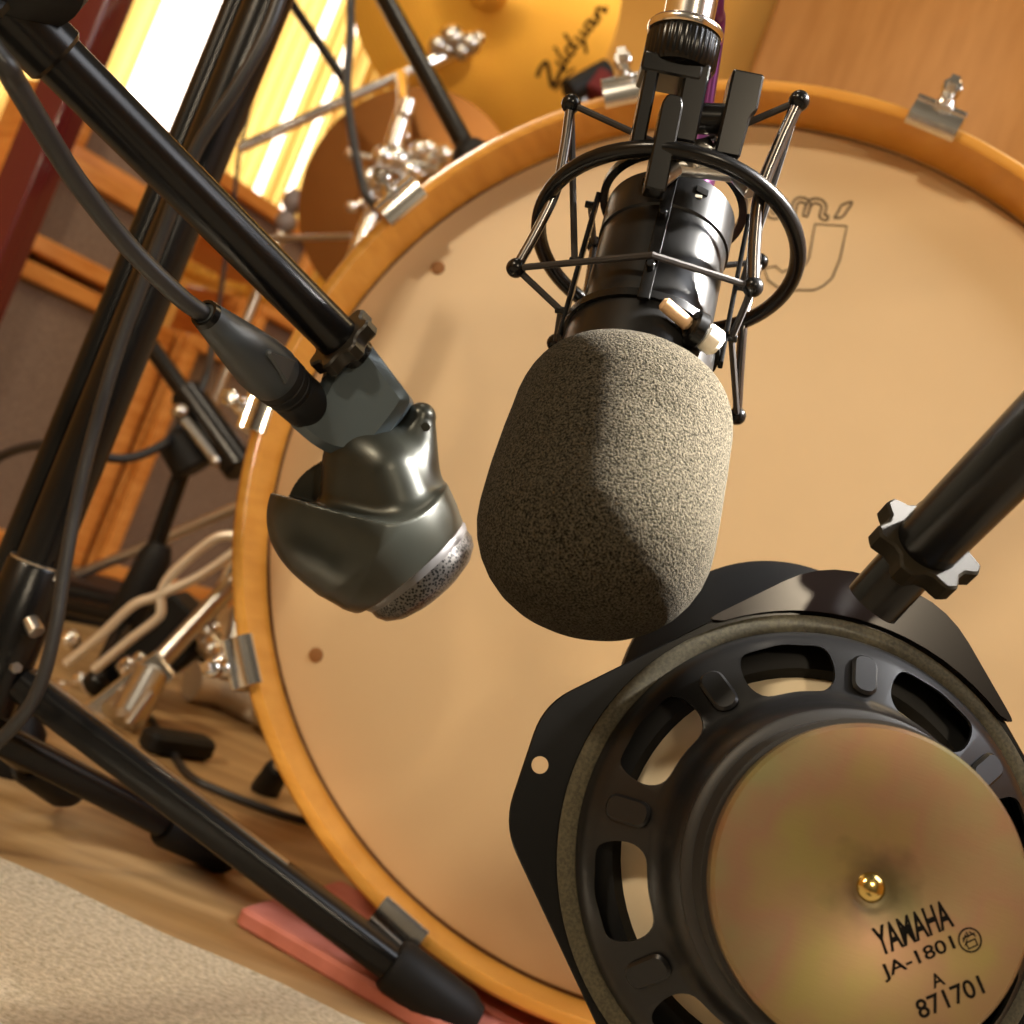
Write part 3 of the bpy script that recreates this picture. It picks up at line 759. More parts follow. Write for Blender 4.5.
# pressed ribs between the windows
bsm = bk.data.materials[0]
for k in range(8):
    a = SLOT + PI / 8 + k * PI / 4; dr = sq(1, a); 
    p_out = SC + dr * .0695 + SN * .0138; p_in = SC + dr * .0562 + SN * .0214
    d_ = (p_in - p_out); L = d_.length; d_.normalize(); tn = SN.cross(dr).normalized(); nn = d_.cross(tn); nn = nn if nn.dot(SN) > 0 else -nn
    b = MB(); e2_ = nn.cross(d_); b.prism(rrect(L, .0085, .0038, 5), (p_out + p_in) / 2 + nn * .0002, d_, e2_, nn, -.0005, .0016, .0009); b.build('pressed_rib', bsm, bk)
# cone, surround and spider seen through the windows
b = MB(); b.lathe([(.0615, -.001), (.045, .0105), (.030, .021), (.0185, .0300), (.0180, .0292), (.029, .0200), (.044, .0095), (.061, -.002), (.0615, -.001)], SC, SN, 72); b.build('cone', CONE, spk)
b = MB(); b.lathe([(.0605, -.001), (.064, .0022), (.069, .0022), (.0738, -.0008), (.0738, -.002), (.0605, -.002), (.0605, -.001)], SC, SN, 72); b.build('surround', BLKM, spk)
b = MB(); b.lathe([(.0185, .028), (.024, .030), (.030, .028), (.036, .030), (.0485, .029), (.0485, .030), (.0185, .030), (.0185, .028)], SC, SN, 48); b.build('spider', mat('tan_spider_cloth', (.4, .25, .1), .9), spk)
# magnet with its plate
MR, MH = .0443, .0656
ZINC.node_tree.nodes['stain_centre'].inputs[1].default_value = SN * MH
b = MB(); b.lathe([(0, .0405), (.0485, .0405), (.049, .0412), (.049, .045), (.0482, .0458), (.0458, .0462), (.0458, MH - .0062), (0, MH - .0062)], SC, SN, 96); b.build('magnet', mat('black_ferrite', (.014, .013, .012), .5), spk)
plate = MB(); plate.lathe([(MR - .003, MH - .0068), (MR - .0005, MH - .0066), (MR, MH - .0058), (MR, MH - .0012), (MR - .0012, MH), (.0075, MH), (.006, MH - .0007), (.0045, MH - .0012), (0, MH - .0012)], SC, SN, 120); pt = plate.build('magnet_plate', ZINC, spk, angle=30)
b = MB(); b.lathe([(.0042, -.0015), (.0036, -.0002), (.002, .0006), (.0, .0008)], SC + SN * MH, SN, 32); b.build('centre_rivet', mat('bright_brass', (.65, .48, .16), .18, 1), pt)
# lettering on the plate
def text(body, px0, py0, px1, py1, hpx, bold=0, shear=0, squeeze=1):
    h = MH + .00008
    a = V(spp(px0, py0, h)); c = V(spp(px1, py1, h)); d = (c - a)
    cu = bpy.data.curves.new('t', 'FONT'); cu.body = body; cu.size = 1; cu.offset = bold; cu.shear = shear; cu.resolution_u = 4
    o = bpy.data.objects.new('t', cu); COL.objects.link(o); dg = bpy.context.evaluated_depsgraph_get(); dg.update()
    me = bpy.data.meshes.new_from_object(o.evaluated_get(dg)); bpy.data.objects.remove(o)
    xs = [v.co.x for v in me.vertices]; ys = [v.co.y for v in me.vertices]; x0, x1, y0, y1 = min(xs), max(xs), min(ys), max(ys)
    hh = hpx * (SC + SN * MH - CAM).dot(CF) / F
    ex = d.normalized(); ey = V((-ex.y, ex.x))
    vs = []
    for v in me.vertices:
        q = a + ex * ((v.co.x - x0) / (x1 - x0) * d.length) + ey * ((v.co.y - y0) / (y1 - y0) * hh)
        vs.append(SC + SE1 * q.x + SE2 * q.y + SN * h)
    return vs, [list(p.vertices) for p in me.polygons]
b = MB()
for args in (('YAMAHA', 882, 956, 955, 926, 27, .028, .12), ('JA-1801', 886, 983, 958, 952, 17, .018), ('A', 934, 989, 946, 984, 13, .02), ('871701', 921, 1020, 986, 993, 18, .018)):
    b.add(*text(*args))
b.build('printed_lettering', INK, pt, smooth=False, rc=False)
b = MB(); q = spp(970, 940, MH + .0001); cq = SC + SE1 * q[0] + SE2 * q[1] + SN * (MH + .00008)
pxm = (SC + SN * MH - CAM).dot(CF) / F
b.ring([(10.3 * pxm, 0), (12 * pxm, 0), (12 * pxm, .00006), (10.3 * pxm, .00006)], cq, SN, 40)
for pts_, w in (([(-7, 1), (-2, 6)], 1.5), ([(0, 8), (0, 3)], 1.5), ([(-6, 4), (7, 4)], 1.5), ([(-5, -1), (5, -1)], 1.4), ([(-5, -1), (-5, -7), (5, -7), (5, -1)], 1.4), ([(3, 7), (7, 1)], 1.4), ([(-7, -3), (-2, 2)], 1.2)):
    ca, sa = math.cos(.4), math.sin(.4)
    P = [cq + SE1 * ((x * ca - y * sa) * pxm) + SE2 * ((x * sa + y * ca) * pxm) for x, y in pts_]
    for p, q_ in zip(P[:-1], P[1:]):
        d_ = (q_ - p); L = d_.length; d_.normalize(); b.box((p + q_) / 2, d_, SN.cross(d_), SN, L + w * pxm * .5, w * pxm, .00006)
b.build('circled_mark', INK, pt, smooth=False)
# bracket plate that the boom screws into
top = []
for k, a in ((3, A0 - PI / 2),):
    loc = []
    for u, v in [(.0662, -.0550), (.0992, -.0215), (.0992, .0215), (.0662, .0550)] + [(.0836 * math.cos(q * .0785), .0836 * math.sin(q * .0785)) for q in range(8, -9, -1)]:
        loc.append((u * math.cos(a) - v * math.sin(a), u * math.sin(a) + v * math.cos(a)))
    top = loc
ar = sum(top[i - 1][0] * top[i][1] - top[i][0] * top[i - 1][1] for i in range(len(top)))
top = top if ar > 0 else top[::-1]
b = MB(); b.prism(round_poly(top, [.006, .016, .016, .006] + [.0005] * 17 if ar > 0 else ([.0005] * 17 + [.006, .016, .016, .006]), 5), SC, SE1, SE2, SN, .0006, .0036, 0); br = b.build('mount_bracket', mat('brown_black_gloss', (.012, .008, .007), .22, spec=.3), spk)
# front ring behind the frame
fc = CAM + (at(775, 716, .43) - CAM)
b = MB(); b.lathe([(0, .0), (.058, .0), (.062, .003), (.0622, .010), (.060, .012), (0, .012)], fc, -SN, 80); b.build('front_cover', BLKM, spk)
b = MB(); b.tube([fc, SC - SN * .004 + (fc - SC) * .3], .02, 20); b.build('cover_post', BLKM, spk)

# right boom stand
B0, B1, B2 = at(872, 604, .354), at(912, 560, .349), at(1040, 430, .300)
bdir = (B2 - B1).normalized()
rs_top = B1 + bdir * .58
rs = thing('boom_stand', V((rs_top.x + .02, rs_top.y, 0)), 'black boom arm entering from the right edge, holding the loudspeaker', 'microphone stand')
b = MB(); b.tube([B1 - bdir * .002, rs_top + bdir * .05], .0102, 28); ra = b.build('boom_tube', BLK, rs)
b = MB(); b.tube([B0, B1 + bdir * .004], .0091, 28); b.build('threaded_end', BLKS, ra)
star(at(924, 547, .346), bdir, .0158, .0075, 7).build('star_nut', mat('bronze_black_plastic', (.014, .011, .006), .55, spec=.12), ra)
b = MB(); b.sphere(rs_top, .024, 20, 12); b.build('clutch', BLKM, rs)
b = MB(); b.tube([rs_top + V((.02, 0, .03)), V((rs_top.x + .02, rs_top.y, .02))], .011, 16); b.build('pole', BLK, rs)
b = MB(); b.lathe([(0, 0), (.12, 0), (.12, .008), (.03, .016), (.014, .03), (0, .03)], V((rs_top.x + .02, rs_top.y, 0)), V((0, 0, 1)), 40); b.build('base', BLK, rs)

# ------------------------------------------------------------------ tripod stand at the left
HB = at(2, 655, .60)
hub0 = V((HB.x, HB.y, 0))
ts = thing('tripod_stand', hub0, 'tall black tripod stand standing in front of the brown amplifier cabinets', 'microphone stand')
poletop = 1.5
b = MB(); b.tube([V((HB.x, HB.y, HB.z + .03)), V((HB.x, HB.y, poletop))], .0128, 28); pol = b.build('pole', BLK, ts)
b = MB(); b.lathe([(0, -.03), (.0172, -.03), (.0178, -.028), (.0178, .022), (.0170, .0245), (.0165, .052), (.0150, .054), (0, .054)], HB, V((0, 0, 1)), 32); b.build('hub', BLK, ts)
b = MB(); q = V((HB.x, HB.y, HB.z + .053)); b.ring([(.0128, 0), (.0155, 0), (.0155, .0016), (.0128, .0016)], q, V((0, 0, 1)), 32); b.cyl(q + V((.014, -.008, -.004)), q + V((.016, -.009, .005)), .0016, 8); b.build('clip_ring', CHROMED, ts)
b = MB(); s2 = V((-.0205, .012, 0)); b.tube([V((HB.x, HB.y, HB.z + .04)) + s2, V((HB.x, HB.y, poletop)) + s2], .0078, 16); b.build('side_rod', BLK, ts)
feet = [(floor_at(445, 1032), 'long'), (floor_at(208, 868), ''), (floor_at(50, 815), '')]
for i, (fp, _) in enumerate(feet):
    d_ = V((fp.x - HB.x, fp.y - HB.y, 0)); L = d_.length; d_.normalize()
    start = HB + d_ * .016 + V((0, 0, -.010 if i == 0 else -.045))
    end = fp + V((0, 0, .0125)) if i != 2 else fp + V((0, 0, .02))
    dl = (end - start).normalized()
    b = MB(); side = dl.cross(V((0, 0, 1))).normalized(); upn = side.cross(dl)
    Ln = (end - start).length
    wd, ht = (.02, .018) if i == 0 else (.017, .017)
    pr_ = rrect(wd, ht, .006, 4); b.prism(pr_, start, side, upn, side.cross(upn), 0, (Ln - .01) * (1 if side.cross(upn).dot(dl) > 0 else -1)); lg = b.build('leg', BLK, ts)
    if i == 0:
        b = MB(); b.box(start + dl * .09 + upn * .0092, dl, side, upn, .17, .004, .001); b.build('leg_channel', CHROMED, lg)
    kf = 1.05 if i == 0 else .95; b = MB(); b.lathe([(0, -.042), (.0128 * kf, -.042), (.0142 * kf, -.038), (.0138 * kf, .004), (.0105 * kf, .013), (.006, .0135), (0, .0135)], end, dl, 24)
    b.v = [V((v.x, v.y, max(v.z, 0.0003))) for v in b.v]
    b.build('rubber_foot', BLKM, lg)
b = MB(); b.cyl(at(14, 668, .578), at(17, 668, .574), .003, 6); b.cyl(at(30, 620, .59), at(37, 633, .586), .0045, 10); b.build_each('hub_screw', CHROMED, ts)
# cable hanging down along the stand
b = MB(); P = [at(292, -40, .58), at(268, 30, .575), at(236, 88, .575), at(196, 150, .578), at(160, 240, .585), at(118, 350, .585), at(84, 470, .58), at(66, 560, .572), at(55, 630, .565), at(38, 690, .56), at(8, 732, .56), at(-60, 790, .57)]
b.tube(spline(P, 8), .0036, 12); tag(b.build('stand_cable', CABLE), 'black cable hanging along the tall tripod stand', 'cable')

# ------------------------------------------------------------------ amplifier cabinets along the left
YA = math.radians(36)
rd_ = V((math.sin(YA), math.cos(YA), 0)); nd_ = V((math.cos(YA), -math.sin(YA), 0)); UZ = V((0, 0, 1))
PA = floor_at(92, 572)
print('amp', PA, pix(PA))
def cabinet(name, s0, s1, z0, z1, off, depth, label, fw=.034, grille_in=.012, cat='amplifier', foot=True):
    """front frame of maple round a cloth grille; s along the row, off = how far the front stands out"""
    c = PA + rd_ * ((s0 + s1) / 2) + nd_ * off
    t = thing(name, c + V((0, 0, z0)), label, cat)
    w, h = s1 - s0, z1 - z0; zc = (z0 + z1) / 2
    b = MB(); b.box(c - nd_ * (depth / 2 + .006) + V((0, 0, zc)), rd_, -nd_, UZ, w, depth - .012, h, .004); b.build('case', MAPLE2, t)
    b = MB(); b.box(c - nd_ * .006 + V((0, 0, zc)) , rd_, -nd_, UZ, w - fw * 1.6, .010, h - fw * 1.6); b.build('grille_cloth', GRILLE, t)
    for k, (cs, cz, sw, sh) in enumerate(((0, h / 2 - fw / 2, w, fw), (0, -h / 2 + fw / 2, w, fw), (-w / 2 + fw / 2, 0, fw, h - 2 * fw), (w / 2 - fw / 2, 0, fw, h - 2 * fw))):
        b = MB(); b.box(c + rd_ * cs + V((0, 0, zc + cz)) + nd_ * .006, rd_, -nd_, UZ, sw, .024, sh, .005); b.build('frame_rail' if k < 2 else 'frame_stile', MAPLE2, t)
    return t
zf = lambda px, py, s, off: on_plane(px, py, PA + nd_ * off, nd_).z
sA = lambda px, py, off: (on_plane(px, py, PA + nd_ * off, nd_) - PA).dot(rd_)
print('z right top', zf(165, 325, 0, 0), 's', sA(165, 325, 0), 'left band', zf(40, 265, 0, -.06), sA(0, 300, -.06), sA(120, 320, -.06))
ZT = .43
cabinet('speaker_cabinet', 0, .62, 0, zf(168, 322, 0, 0), 0, .32, 'maple framed speaker cabinet with brown grille, right of the tall stand, standing forward', .022)
zt = zf(40, 268, 0, -.05)
cabinet('speaker_cabinet', -.75, -.012, 0, zt, -.032, .30, 'low maple framed speaker cabinet with brown grille at the left edge, bottom of its stack', .026)
za = zt + .016
zb_ = zf(95, 172, 0, -.05)
am = cabinet('amplifier_head', sA(10, 240, -.045), -.03, za, zb_, -.045, .25, 'shallow maple trimmed amplifier box stacked on the low left cabinet', .026)
for ss_ in (.05, .22):
    for oo in (-.08, -.25):
        b = MB(); p = PA + rd_ * (sA(10, 240, -.045) + ss_) + nd_ * oo; b.cyl(V((p.x, p.y, zt + .0005)), V((p.x, p.y, za)), .014, 12); b.build('rubber_foot', BLKM, am)
cabinet('amplifier_head', sA(56, 160, -.08), .25, zb_ + .001, zb_ + .12, -.08, .22, 'topmost small amplifier with maple rails near the bright window', .026)
zr = zf(168, 322, 0, 0)
cabinet('amplifier_head', .14, .55, zr + .001, zr + .11, -.04, .22, 'small maple amplifier box on the forward cabinet beside the cymbal', .02)
gb = at(78, 150, 1.52)
# dark red post
pb = on_plane(16, 215, V((0, 1.25, 0)), BN)
pw = .05
b = MB(); b.prism(round_poly([(-.028, -.018), (.016, -.026), (.024, .018), (-.018, .028)], .004), V((pb.x, pb.y, 0)), V((1, 0, 0)), V((0, 1, 0)), UZ, 0, 1.6, .002)
tag(b.build('wooden_post', MAROON), 'glossy dark red wooden post at the far left edge', 'post')

# ------------------------------------------------------------------ cymbals and stands behind the drum
def cymbal(px, py, d, r, nrm, m, label, bell=.03):
    c = at(px, py, d); t = thing('cymbal', c, label, 'cymbal')
    b = MB(); pf = [(0.006, .022), (bell * .6, .021), (bell * .95, .013), (bell * 1.15, .0105), (r * .45, .0085), (r * .8, .004), (r, 0), (r, -.001), (r * .8, .003), (r * .45, .0075), (bell * 1.1, .0095), (bell * .9, .012), (bell * .55, .02), (.006, .021)]
    b.ring(pf, c, nrm, 96); o = b.build('bronze_disc', m, t); return t, c, o
def groove(m, ctr):
    N, L, bs_ = nodes(m); tc = N.new('ShaderNodeTexCoord'); ln = N.new('ShaderNodeVectorMath'); ln.operation = 'LENGTH'
    mm = N.new('ShaderNodeMath'); mm.operation = 'MULTIPLY'; mm.inputs[1].default_value = 900
    sn_ = N.new('ShaderNodeMath'); sn_.operation = 'SINE'; bp = N.new('ShaderNodeBump'); bp.inputs['Strength'].default_value = .2; bp.inputs['Distance'].default_value = .0006
    L.new(tc.outputs['Object'], ln.inputs[0]); L.new(ln.outputs['Value'], mm.inputs[0]); L.new(mm.outputs[0], sn_.inputs[0]); L.new(sn_.outputs[0], bp.inputs['Height']); L.new(bp.outputs[0], bs_.inputs['Normal'])
groove(CYMB, 0); groove(CYMB2, 0)
n1 = cdir(.1, .28, -.95).normalized()
D1 = 1.62
cy1, cc1, disc1 = cymbal(487, -8, D1, .20, n1, CYMB, 'large golden cymbal with black script lettering at the top')
# black script lettering drawn as a pen stroke on the cymbal face
def cypt(px, py):
    p = on_plane(px, py, cc1, n1); r = (p - cc1).length; 
    h = .0105 - (r - .035) / .165 * .0105; return p + n1 * (max(h, 0) + .0012)
b = MB()
org = V((548, 86)); ux = V((.62, -.80)); uy = V((-.80, -.62)) ; 
def pen(pts, w=.0026):
    P = [org + ux * (x * 1.0) + uy * (y * 1.0) for x, y in cr2(pts, 5)]
    b.tube([cypt(p.x, p.y) for p in P], w, 6)
pen([(0, 14), (8, 17), (17, 16), (11, 8), (2, -3), (8, -4), (18, -1), (24, -4)], .0034)
pen([(24, 9), (23, 0), (28, 1)]); pen([(34, 19), (30, 8), (30, 0), (35, 2)]); pen([(45, 8), (38, 8), (37, 1), (44, 2), (50, 19), (46, 4), (50, 0)])
pen([(54, 9), (54, -3), (48, -10), (52, -6), (58, 1)]); pen([(62, 9), (61, 1), (66, 2)]); pen([(76, 8), (69, 8), (68, 1), (74, 2), (77, 8), (77, 0), (81, 2)])
pen([(84, 8), (83, 0), (88, 8), (92, 7), (92, 0), (97, 3)]); pen([(0, -8), (30, -9)], .0018)
b.build('script_lettering', INK, disc1)
n2 = cdir(-.25, -.05, -.96).normalized()
D2 = 1.5
cy2, cc2, disc2 = cymbal(404, 200, D2, .157, n2, CYMB2, 'brown cymbal half hidden behind the top left of the drum hoop')
# chrome cymbal stand
def cst(px, py, d): return at(px, py, d)
st_top = at(462, 42, D1 - .03)
stb = V((at(372, 214, 1.42).x, at(372, 214, 1.42).y, 0))
cs = thing('cymbal_stand', stb, 'chrome cymbal stand and clamps rising behind the drum hoop', 'cymbal stand')
pv = at(398, 150, 1.40)
b = MB(); b.cyl(V((pv.x, pv.y, .02)), V((pv.x, pv.y, pv.z - .03)), .012); b.build('pole', CHROME, cs)
b = MB(); b.cyl(at(392, 150, 1.39), at(408, 100, 1.39), .012, 20, .4); b.cyl(at(404, 118, 1.38), at(410, 98, 1.38), .010, 16, .4); b.build_each('upright_tube', CHROME, cs)
b = MB(); rnd = random.Random(3)
for px, py, r in ((384, 158, .016), (398, 160, .018), (420, 152, .014), (432, 160, .02), (412, 172, .018), (444, 155, .012), (370, 178, .014), (368, 192, .011), (390, 188, .012), (428, 148, .01), (352, 154, .009), (352, 207, .008)):
    b.sphere(at(px, py, 1.38 + rnd.uniform(-.02, .02)), r, 14, 10)
for (x0, y0), (x1, y1), r in (((380, 165), (440, 168), .012), ((364, 172), (372, 212), .010), ((400, 180), (420, 195), .009), ((384, 185), (360, 205), .006), ((352, 154), (384, 160), .004), ((352, 207), (366, 200), .004)):
    b.cyl(at(x0, y0, 1.38), at(x1, y1, 1.38), r, 14)
b.build_each('clamp', CHROME, cs)
b = MB(); b.cyl(at(238, 149, 1.50), at(478, 40, 1.585), .0075, 14, .3); b.cyl(at(425, 66, 1.55), at(478, 40, 1.58), .012, 14, .3); b.build_each('boom_rod', CHROME, cs)
b = MB(); b.cyl(at(404, 140, 1.40), at(402, 76, 1.54), .009, 14); b.build('boom_post', CHROME, cs)
b = MB()
for px, py, r in ((438, 46, .014), (452, 38, .018), (470, 44, .016), (462, 52, .012), (447, 50, .01), (478, 38, .01)): b.sphere(at(px, py, 1.55), r, 14, 8)
b.cyl(at(440, 44, 1.55), at(482, 38, 1.55), .009, 12); b.build_each('wing_nut', CHROMED, cs)
b = MB()
for k in range(3):
    a = 2.1 * k + .9; f_ = V((pv.x + .22 * math.cos(a), pv.y + .22 * math.sin(a), .012)); lgm = MB(); lgm.cyl(V((pv.x, pv.y, .22)), f_, .007, 10); lgm.sphere(f_, .012, 10, 8); lgm.build('leg', CHROMED, cs)
# small cymbal fixings under the lettering
t = thing('cymbal_clutch', at(590, 88, 1.5), 'dark red and black cymbal felt and nut under the golden cymbal', 'cymbal fitting')
b = MB(); b.cyl(at(568, 92, 1.48), at(608, 70, 1.50), .016, 16); b.build('nut', BLKM, t)
b = MB(); b.cyl(at(592, 98, 1.49), at(602, 78, 1.5), .022, 16); b.build('felt', mat('dark_red_felt', (.12, .01, .01), .9), t)
b = MB(); b.cyl(at(588, 88, 1.5), V((at(588, 88, 1.5).x, at(588, 88, 1.5).y, .012)), .009, 12); b.build('rod', CHROMED, t)
b = MB(); b.lathe([(0, 0), (.11, 0), (.11, .006), (.02, .014), (0, .014)], V((at(588, 88, 1.5).x, at(588, 88, 1.5).y, 0)), UZ, 24); b.build('base', BLK, t)
# black boom rods high behind the drum
def rodstand(name, a, c, r, label, cat, base_at, bz=None):
    bz = bz or V((base_at.x, base_at.y, 0)); t = thing(name, bz, label, cat)
    b = MB(); b.cyl(a, c, r, 16); b.build('arm', BLK, t)
    b = MB(); b.cyl(bz + V((0, 0, .01)), base_at, r * 1.15, 14); b.build('pole', BLK, t)
    b = MB(); b.lathe([(0, 0), (.11, 0), (.11, .008), (.02, .016), (0, .016)], bz, UZ, 24); b.build('base', BLK, t)
    b = MB(); b.sphere(base_at, r * 2, 14, 8); b.build('clutch', BLKM, t)
e_ = at(472, 158, 1.12); rodstand('microphone_stand', at(372, -25, 1.2), e_, .0102, 'black rod slanting in front of the brown and golden cymbals', 'microphone stand', e_, V((.12, 1.25, 0)))
a_ = at(347, 84, 1.35); rodstand('microphone_stand', at(262, -40, 1.40), a_, .0062, 'thin dark rod slanting before the bright curtain', 'microphone stand', at(262, -40, 1.40))
b = MB(); b.tube(spline([at(351, -30, 1.28), at(350, 40, 1.28), at(347, 90, 1.28), at(355, 150, 1.28), at(366, 195, 1.28), at(384, 225, 1.25), at(390, 330, 1.2)], 8), .0052, 10); tag(b.build('hanging_cable', CABLE), 'thin black cable hanging down in front of the brown cymbal', 'cable')
b = MB(); b.tube(spline([at(264, 20, 1.5), at(256, 80, 1.5), at(240, 150, 1.5), at(234, 200, 1.5), at(228, 240, 1.5), at(212, 350, 1.5), at(196, 400, 1.45)], 8), .003, 8); tag(b.build('hanging_cable', CABLE), 'very thin dark cord hanging below the end of the chrome rod', 'cable')
# little microphone clamp things by the curtain
t = thing('clip_fitting', at(292, 205, 1.6), 'small grey fittings on a thin rod beside the brown cymbal', 'fitting')
b = MB(); b.sphere(at(294, 202, 1.6), .017); b.sphere(at(286, 222, 1.6), .016); b.cyl(at(297, 190, 1.6), at(282, 232, 1.6), .008); b.build_each('knob', GREYBOX, t)
b = MB(); b.cyl(at(282, 232, 1.6), V((at(282, 232, 1.6).x, at(282, 232, 1.6).y, .0)), .008); b.build('rod', CHROMED, t)
b = MB(); b.cyl(at(250, 240, 1.42), at(352, 236, 1.36), .004); tag(b.build('thin_rod', CHROMED), 'thin horizontal steel rod in front of the small amplifier', 'rod')

# ------------------------------------------------------------------ small black stand with T bar, behind
tz = at(186, 445, 1.2)
kb = V((tz.x, tz.y, 0)); ss = thing('short_boom_stand', kb, 'short black boom stand with chrome T handle left of the drum hoop', 'microphone stand')
bb = at(132, 608, 1.2)
b = MB(); b.cyl(at(190, 448, 1.2), at(150, 562, 1.2), .0095, 16); b.build('upright', BLK, ss)
b = MB(); b.lathe([(0, 0), (.018, 0), (.02, .01), (.018, .075), (.012, .09), (0, .09)], at(126, 618, 1.2), (at(156, 555, 1.2) - at(126, 618, 1.2)), 20); b.build('sleeve', BLKM, ss)
b = MB(); b.cyl(at(142, 334, 1.24), at(198, 412, 1.2), .010, 16); b.cyl(at(186, 392, 1.2), at(242, 470, 1.17), .019, 18); b.build('boom', BLK, ss)
b = MB(); b.cyl(at(176, 436, 1.19), at(196, 470, 1.19), .024, 20); b.build('clutch', BLKM, ss)
b = MB(); b.cyl(at(184, 420, 1.165), at(216, 460, 1.165), .0058, 12); b.sphere(at(180, 412, 1.165), .009); b.sphere(at(216, 461, 1.165), .0075); b.build_each('t_handle', CHROMED, ss)
bf = at(126, 618, 1.2)
for k, (dx, dy) in enumerate(((-.2, .05), (.12, .14), (.05, -.18))):
    b = MB(); f_ = V((bf.x + dx, bf.y + dy, .012)); b.cyl(bf, f_, .009, 12); b.sphere(f_, .013, 12, 8); b.build('leg', BLK, ss)
b = MB(); b.tube(spline([at(-20, 470, 1.2), at(10, 452, 1.15), at(45, 444, 1.1), at(60, 444, 1.08), at(100, 456, 1.1), at(130, 458, 1.12), at(160, 446, 1.15), at(178, 428, 1.18), at(205, 380, 1.2), at(215, 330, 1.3)], 8), .0048, 10); tag(b.build('looping_cable', CABLE), 'thin black cable looping behind the tripod stand before the cabinets', 'cable')

# ------------------------------------------------------------------ chrome pedal / hi-hat stand on the floor
PD = .98
ph = thing('hi_hat_stand', floor_at(175, 735), 'chrome pedal stand with folded rods on the floor left of the drum', 'hi-hat stand')
def pth(pts, r, name, m=mat('pale_nickel_rod', (.85, .8, .7), .38, .7), dd=0, n=4):
    b = MB(); b.tube(spline([at(x, y, PD + dd + (z[0] if z else 0)) for x, y, *z in pts], n), r, 12); return b.build(name, m, ph)
pth([(66, 664), (100, 636), (132, 606), (152, 598), (163, 593), (200, 576), (240, 548)], .0046, 'pull_rod', dd=.02)
pth([(94, 670), (130, 640), (158, 618), (161, 606), (161, 594), (172, 574), (204, 546), (222, 536), (240, 536)], .0046, 'pull_rod', dd=.02)
b = MB(); b.cyl(at(140, 682, PD), at(246, 570, PD + .06), .0092, 16, .3); b.build('tube', CHROMED, ph)
b = MB(); b.cyl(at(124, 724, PD - .04), at(152, 672, PD), .016, 16, .3); b.cyl(at(112, 714, PD - .03), at(138, 688, PD), .012, 16); b.cyl(at(128, 726, PD - .05), at(152, 694, PD - .03), .006); b.build_each('pedal_frame', CHROMED, ph)
b = MB(); b.box(at(120, 700, PD - .01), cdir(.75, -.6, .2).normalized(), cdir(.6, .75, 0).normalized(), cdir(0, 0, -1), .10, .03, .008, .002); b.build('foot_board', CHROME, ph)
b = MB()
for px, py, r in ((80, 680, .008), (90, 690, .009), (96, 672, .006), (128, 668, .011), (140, 660, .008), (205, 640, .008), (212, 650, .009), (222, 662, .010), (226, 672, .008), (215, 628, .006), (60, 690, .010), (40, 700, .012), (70, 640, .010)):
    b.sphere(at(px, py, PD + .04), r, 12, 8)
b.build_each('wing_bolt', CHROME, ph)
b = MB(); b.cyl(at(205, 640, PD + .05), at(232, 668, PD + .05), .012, 14); b.cyl(at(200, 620, PD + .08), at(220, 660, PD + .06), .006, 10); b.build_each('hinge', CHROMED, ph)
b = MB(); b.box(at(150, 655, PD + .1), cdir(.7, -.7, 0).normalized(), cdir(.7, .7, 0).normalized(), CF, .13, .05, .05, .006); b.box(at(182, 650, PD + .09), cdir(.8, -.6, 0).normalized(), cdir(.6, .8, 0).normalized(), CF, .07, .03, .04, .006); b.build_each('drive_case', BLKM, ph)
f0 = floor_at(150, 752); f1 = floor_at(196, 758)
b = MB(); d_ = (f1 - f0).normalized(); up_ = V((0, 0, 1)); b.prism(rrect((f1 - f0).length + .02, .026, .009, 4), (f0 + f1) / 2 + V((0, 0, .001)), d_, up_.cross(d_), up_, 0, .018, .004); b.build('rubber_foot', BLKM, ph)
# black gear and an added pale roll further back at the foot of the cabinets
t = thing('pedal_board', floor_at(70, 618), 'flat black pedal unit on the floor behind the tripod hub', 'pedal')
b = MB(); c = floor_at(78, 612); b.box(c + V((0, 0, .02)), rd_, nd_, UZ, .22, .14, .04, .006); b.build('case', BLKM, t)
b = MB(); b.box(c + V((0, 0, .042)), rd_, nd_, UZ, .2, .1, .004); b.build('tread', DARKBOX, t)
wc = floor_at(228, 700)
b = MB(); b.tube(spline([floor_at(184, 700) + V((0, 0, .021)), floor_at(212, 706) + V((0, 0, .022)), floor_at(240, 718) + V((0, 0, .022)), floor_at(275, 738) + V((0, 0, .021))], 6), .02, 14); tag(b.build('rolled_cloth', FLOOR_PATCH), 'pale rolled cloth on the floor beside the bass drum', 'cloth')  # added pale roll standing in for a bright patch of bare floor
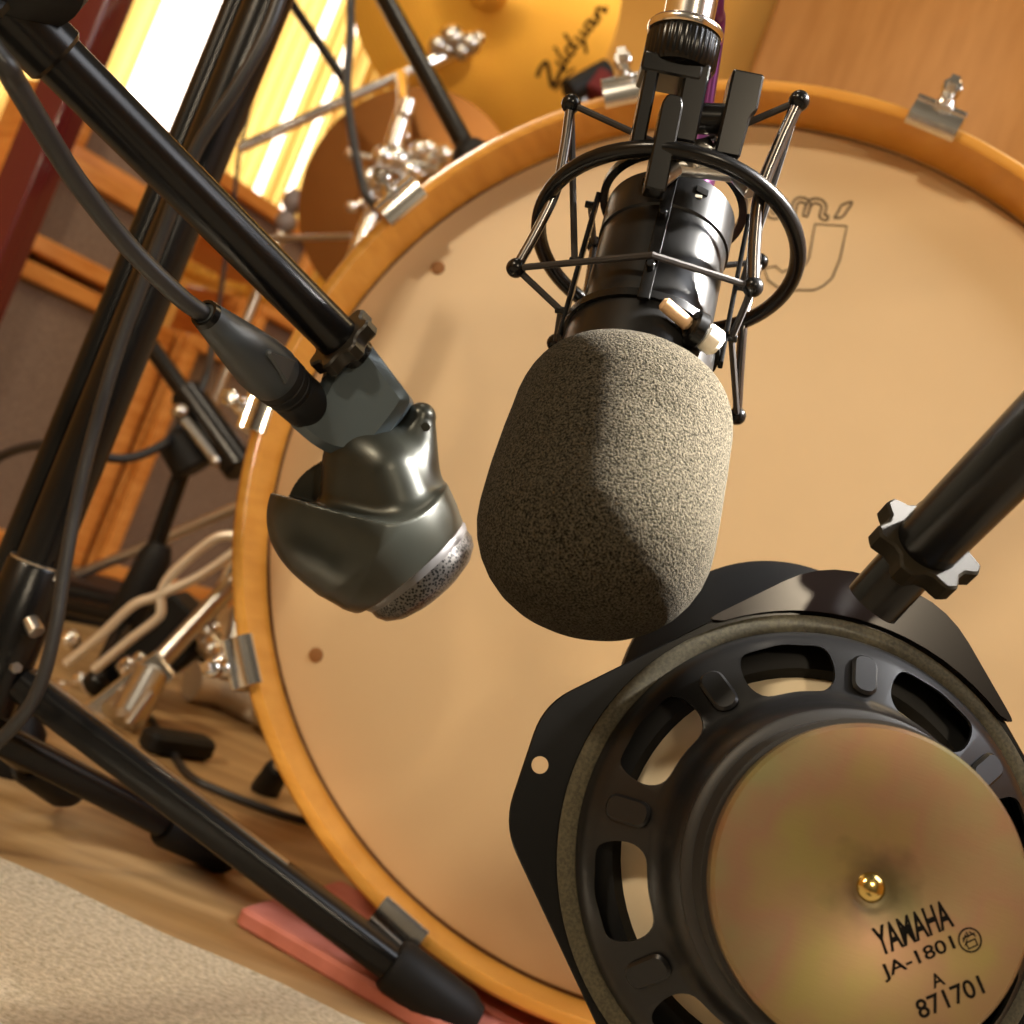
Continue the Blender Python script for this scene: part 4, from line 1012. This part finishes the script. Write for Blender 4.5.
# black rubber foot far left and floor cable
t = thing('folded_stand', floor_at(8, 772), 'dark stand with rounded foot on the floor at the left edge', 'stand')
b = MB(); q = floor_at(6, 770); b.lathe([(0, 0), (.018, 0), (.02, .006), (.016, .03), (.008, .04), (0, .04)], q, V((0, 0, 1)), 20); b.build('rubber_tip', BLKM, t)
b = MB(); b.cyl(q + V((0, 0, .036)), q + V((-.12, .0, .10)), .009, 12); b.build('tube', BLK, t)
b = MB(); b.tube(spline([floor_at(150, 718, .004), floor_at(172, 752, .004), floor_at(190, 776, .004), floor_at(222, 792, .004), floor_at(258, 806, .004), floor_at(300, 820, .004), floor_at(345, 828, .004)], 8), .0033, 10); tag(b.build('floor_cable', CABLE), 'black cable lying on the floor towards the drum', 'cable')

# ------------------------------------------------------------------ light
w = bpy.data.worlds.new('room_ambience'); S.world = w; w.use_nodes = True
w.node_tree.nodes['Background'].inputs[0].default_value = (1, .78, .5, 1); w.node_tree.nodes['Background'].inputs[1].default_value = .12
def area(name, loc, tgt, size, power, col, spread=180):
    l = bpy.data.lights.new(name, 'AREA'); l.energy = power; l.size = size; l.color = col; l.spread = math.radians(spread)
    o = bpy.data.objects.new(name, l); COL.objects.link(o); o.location = loc
    o.rotation_euler = (V(tgt) - V(loc)).to_track_quat('-Z', 'Y').to_euler(); return o
area('ceiling_lamp', DC + (-CX * .5 + CU * 1.0 - CF * .9) * 2.1, DC, .22, 44, (1, .84, .62))
area('overhead_lamp', SC + (CX * .80 + CU * .60 - CF * .14) * 1.5, SC, .8, 18, (.93, .95, 1))
area('cabinet_lamp', (-.5, .75, 1.9), PA + rd_ * .1 + V((0, 0, .2)), .3, 6, (1, .85, .65))  # added fill light to brighten the cabinets, no known lamp there
def spot(name, loc, tgt, power, col, ang_, size=.05):
    l = bpy.data.lights.new(name, 'SPOT'); l.energy = power; l.color = col; l.spot_size = math.radians(ang_); l.spot_blend = .7; l.shadow_soft_size = size
    o = bpy.data.objects.new(name, l); COL.objects.link(o); o.location = loc
    o.rotation_euler = (V(tgt) - V(loc)).to_track_quat('-Z', 'Y').to_euler(); return o
spot('side_spot', AXP + CX * .76 + CU * .40 + CF * .05, AXP - N_ * .003, 900, (1, .95, .88), 11)
area('low_lamp', DC + (CX * .30 + CU * .34 - CF) * 2.2, DC, .16, 15, (1, .82, .58))
area('back_lamp', (.9, 1.5, 2.2), (.2, 2.7, .6), .6, 12, (1, .72, .38))
S.view_settings.view_transform = 'Standard'; S.view_settings.look = 'None'; S.view_settings.gamma = 1; S.view_settings.use_curve_mapping = False
S.view_settings.exposure = -.1
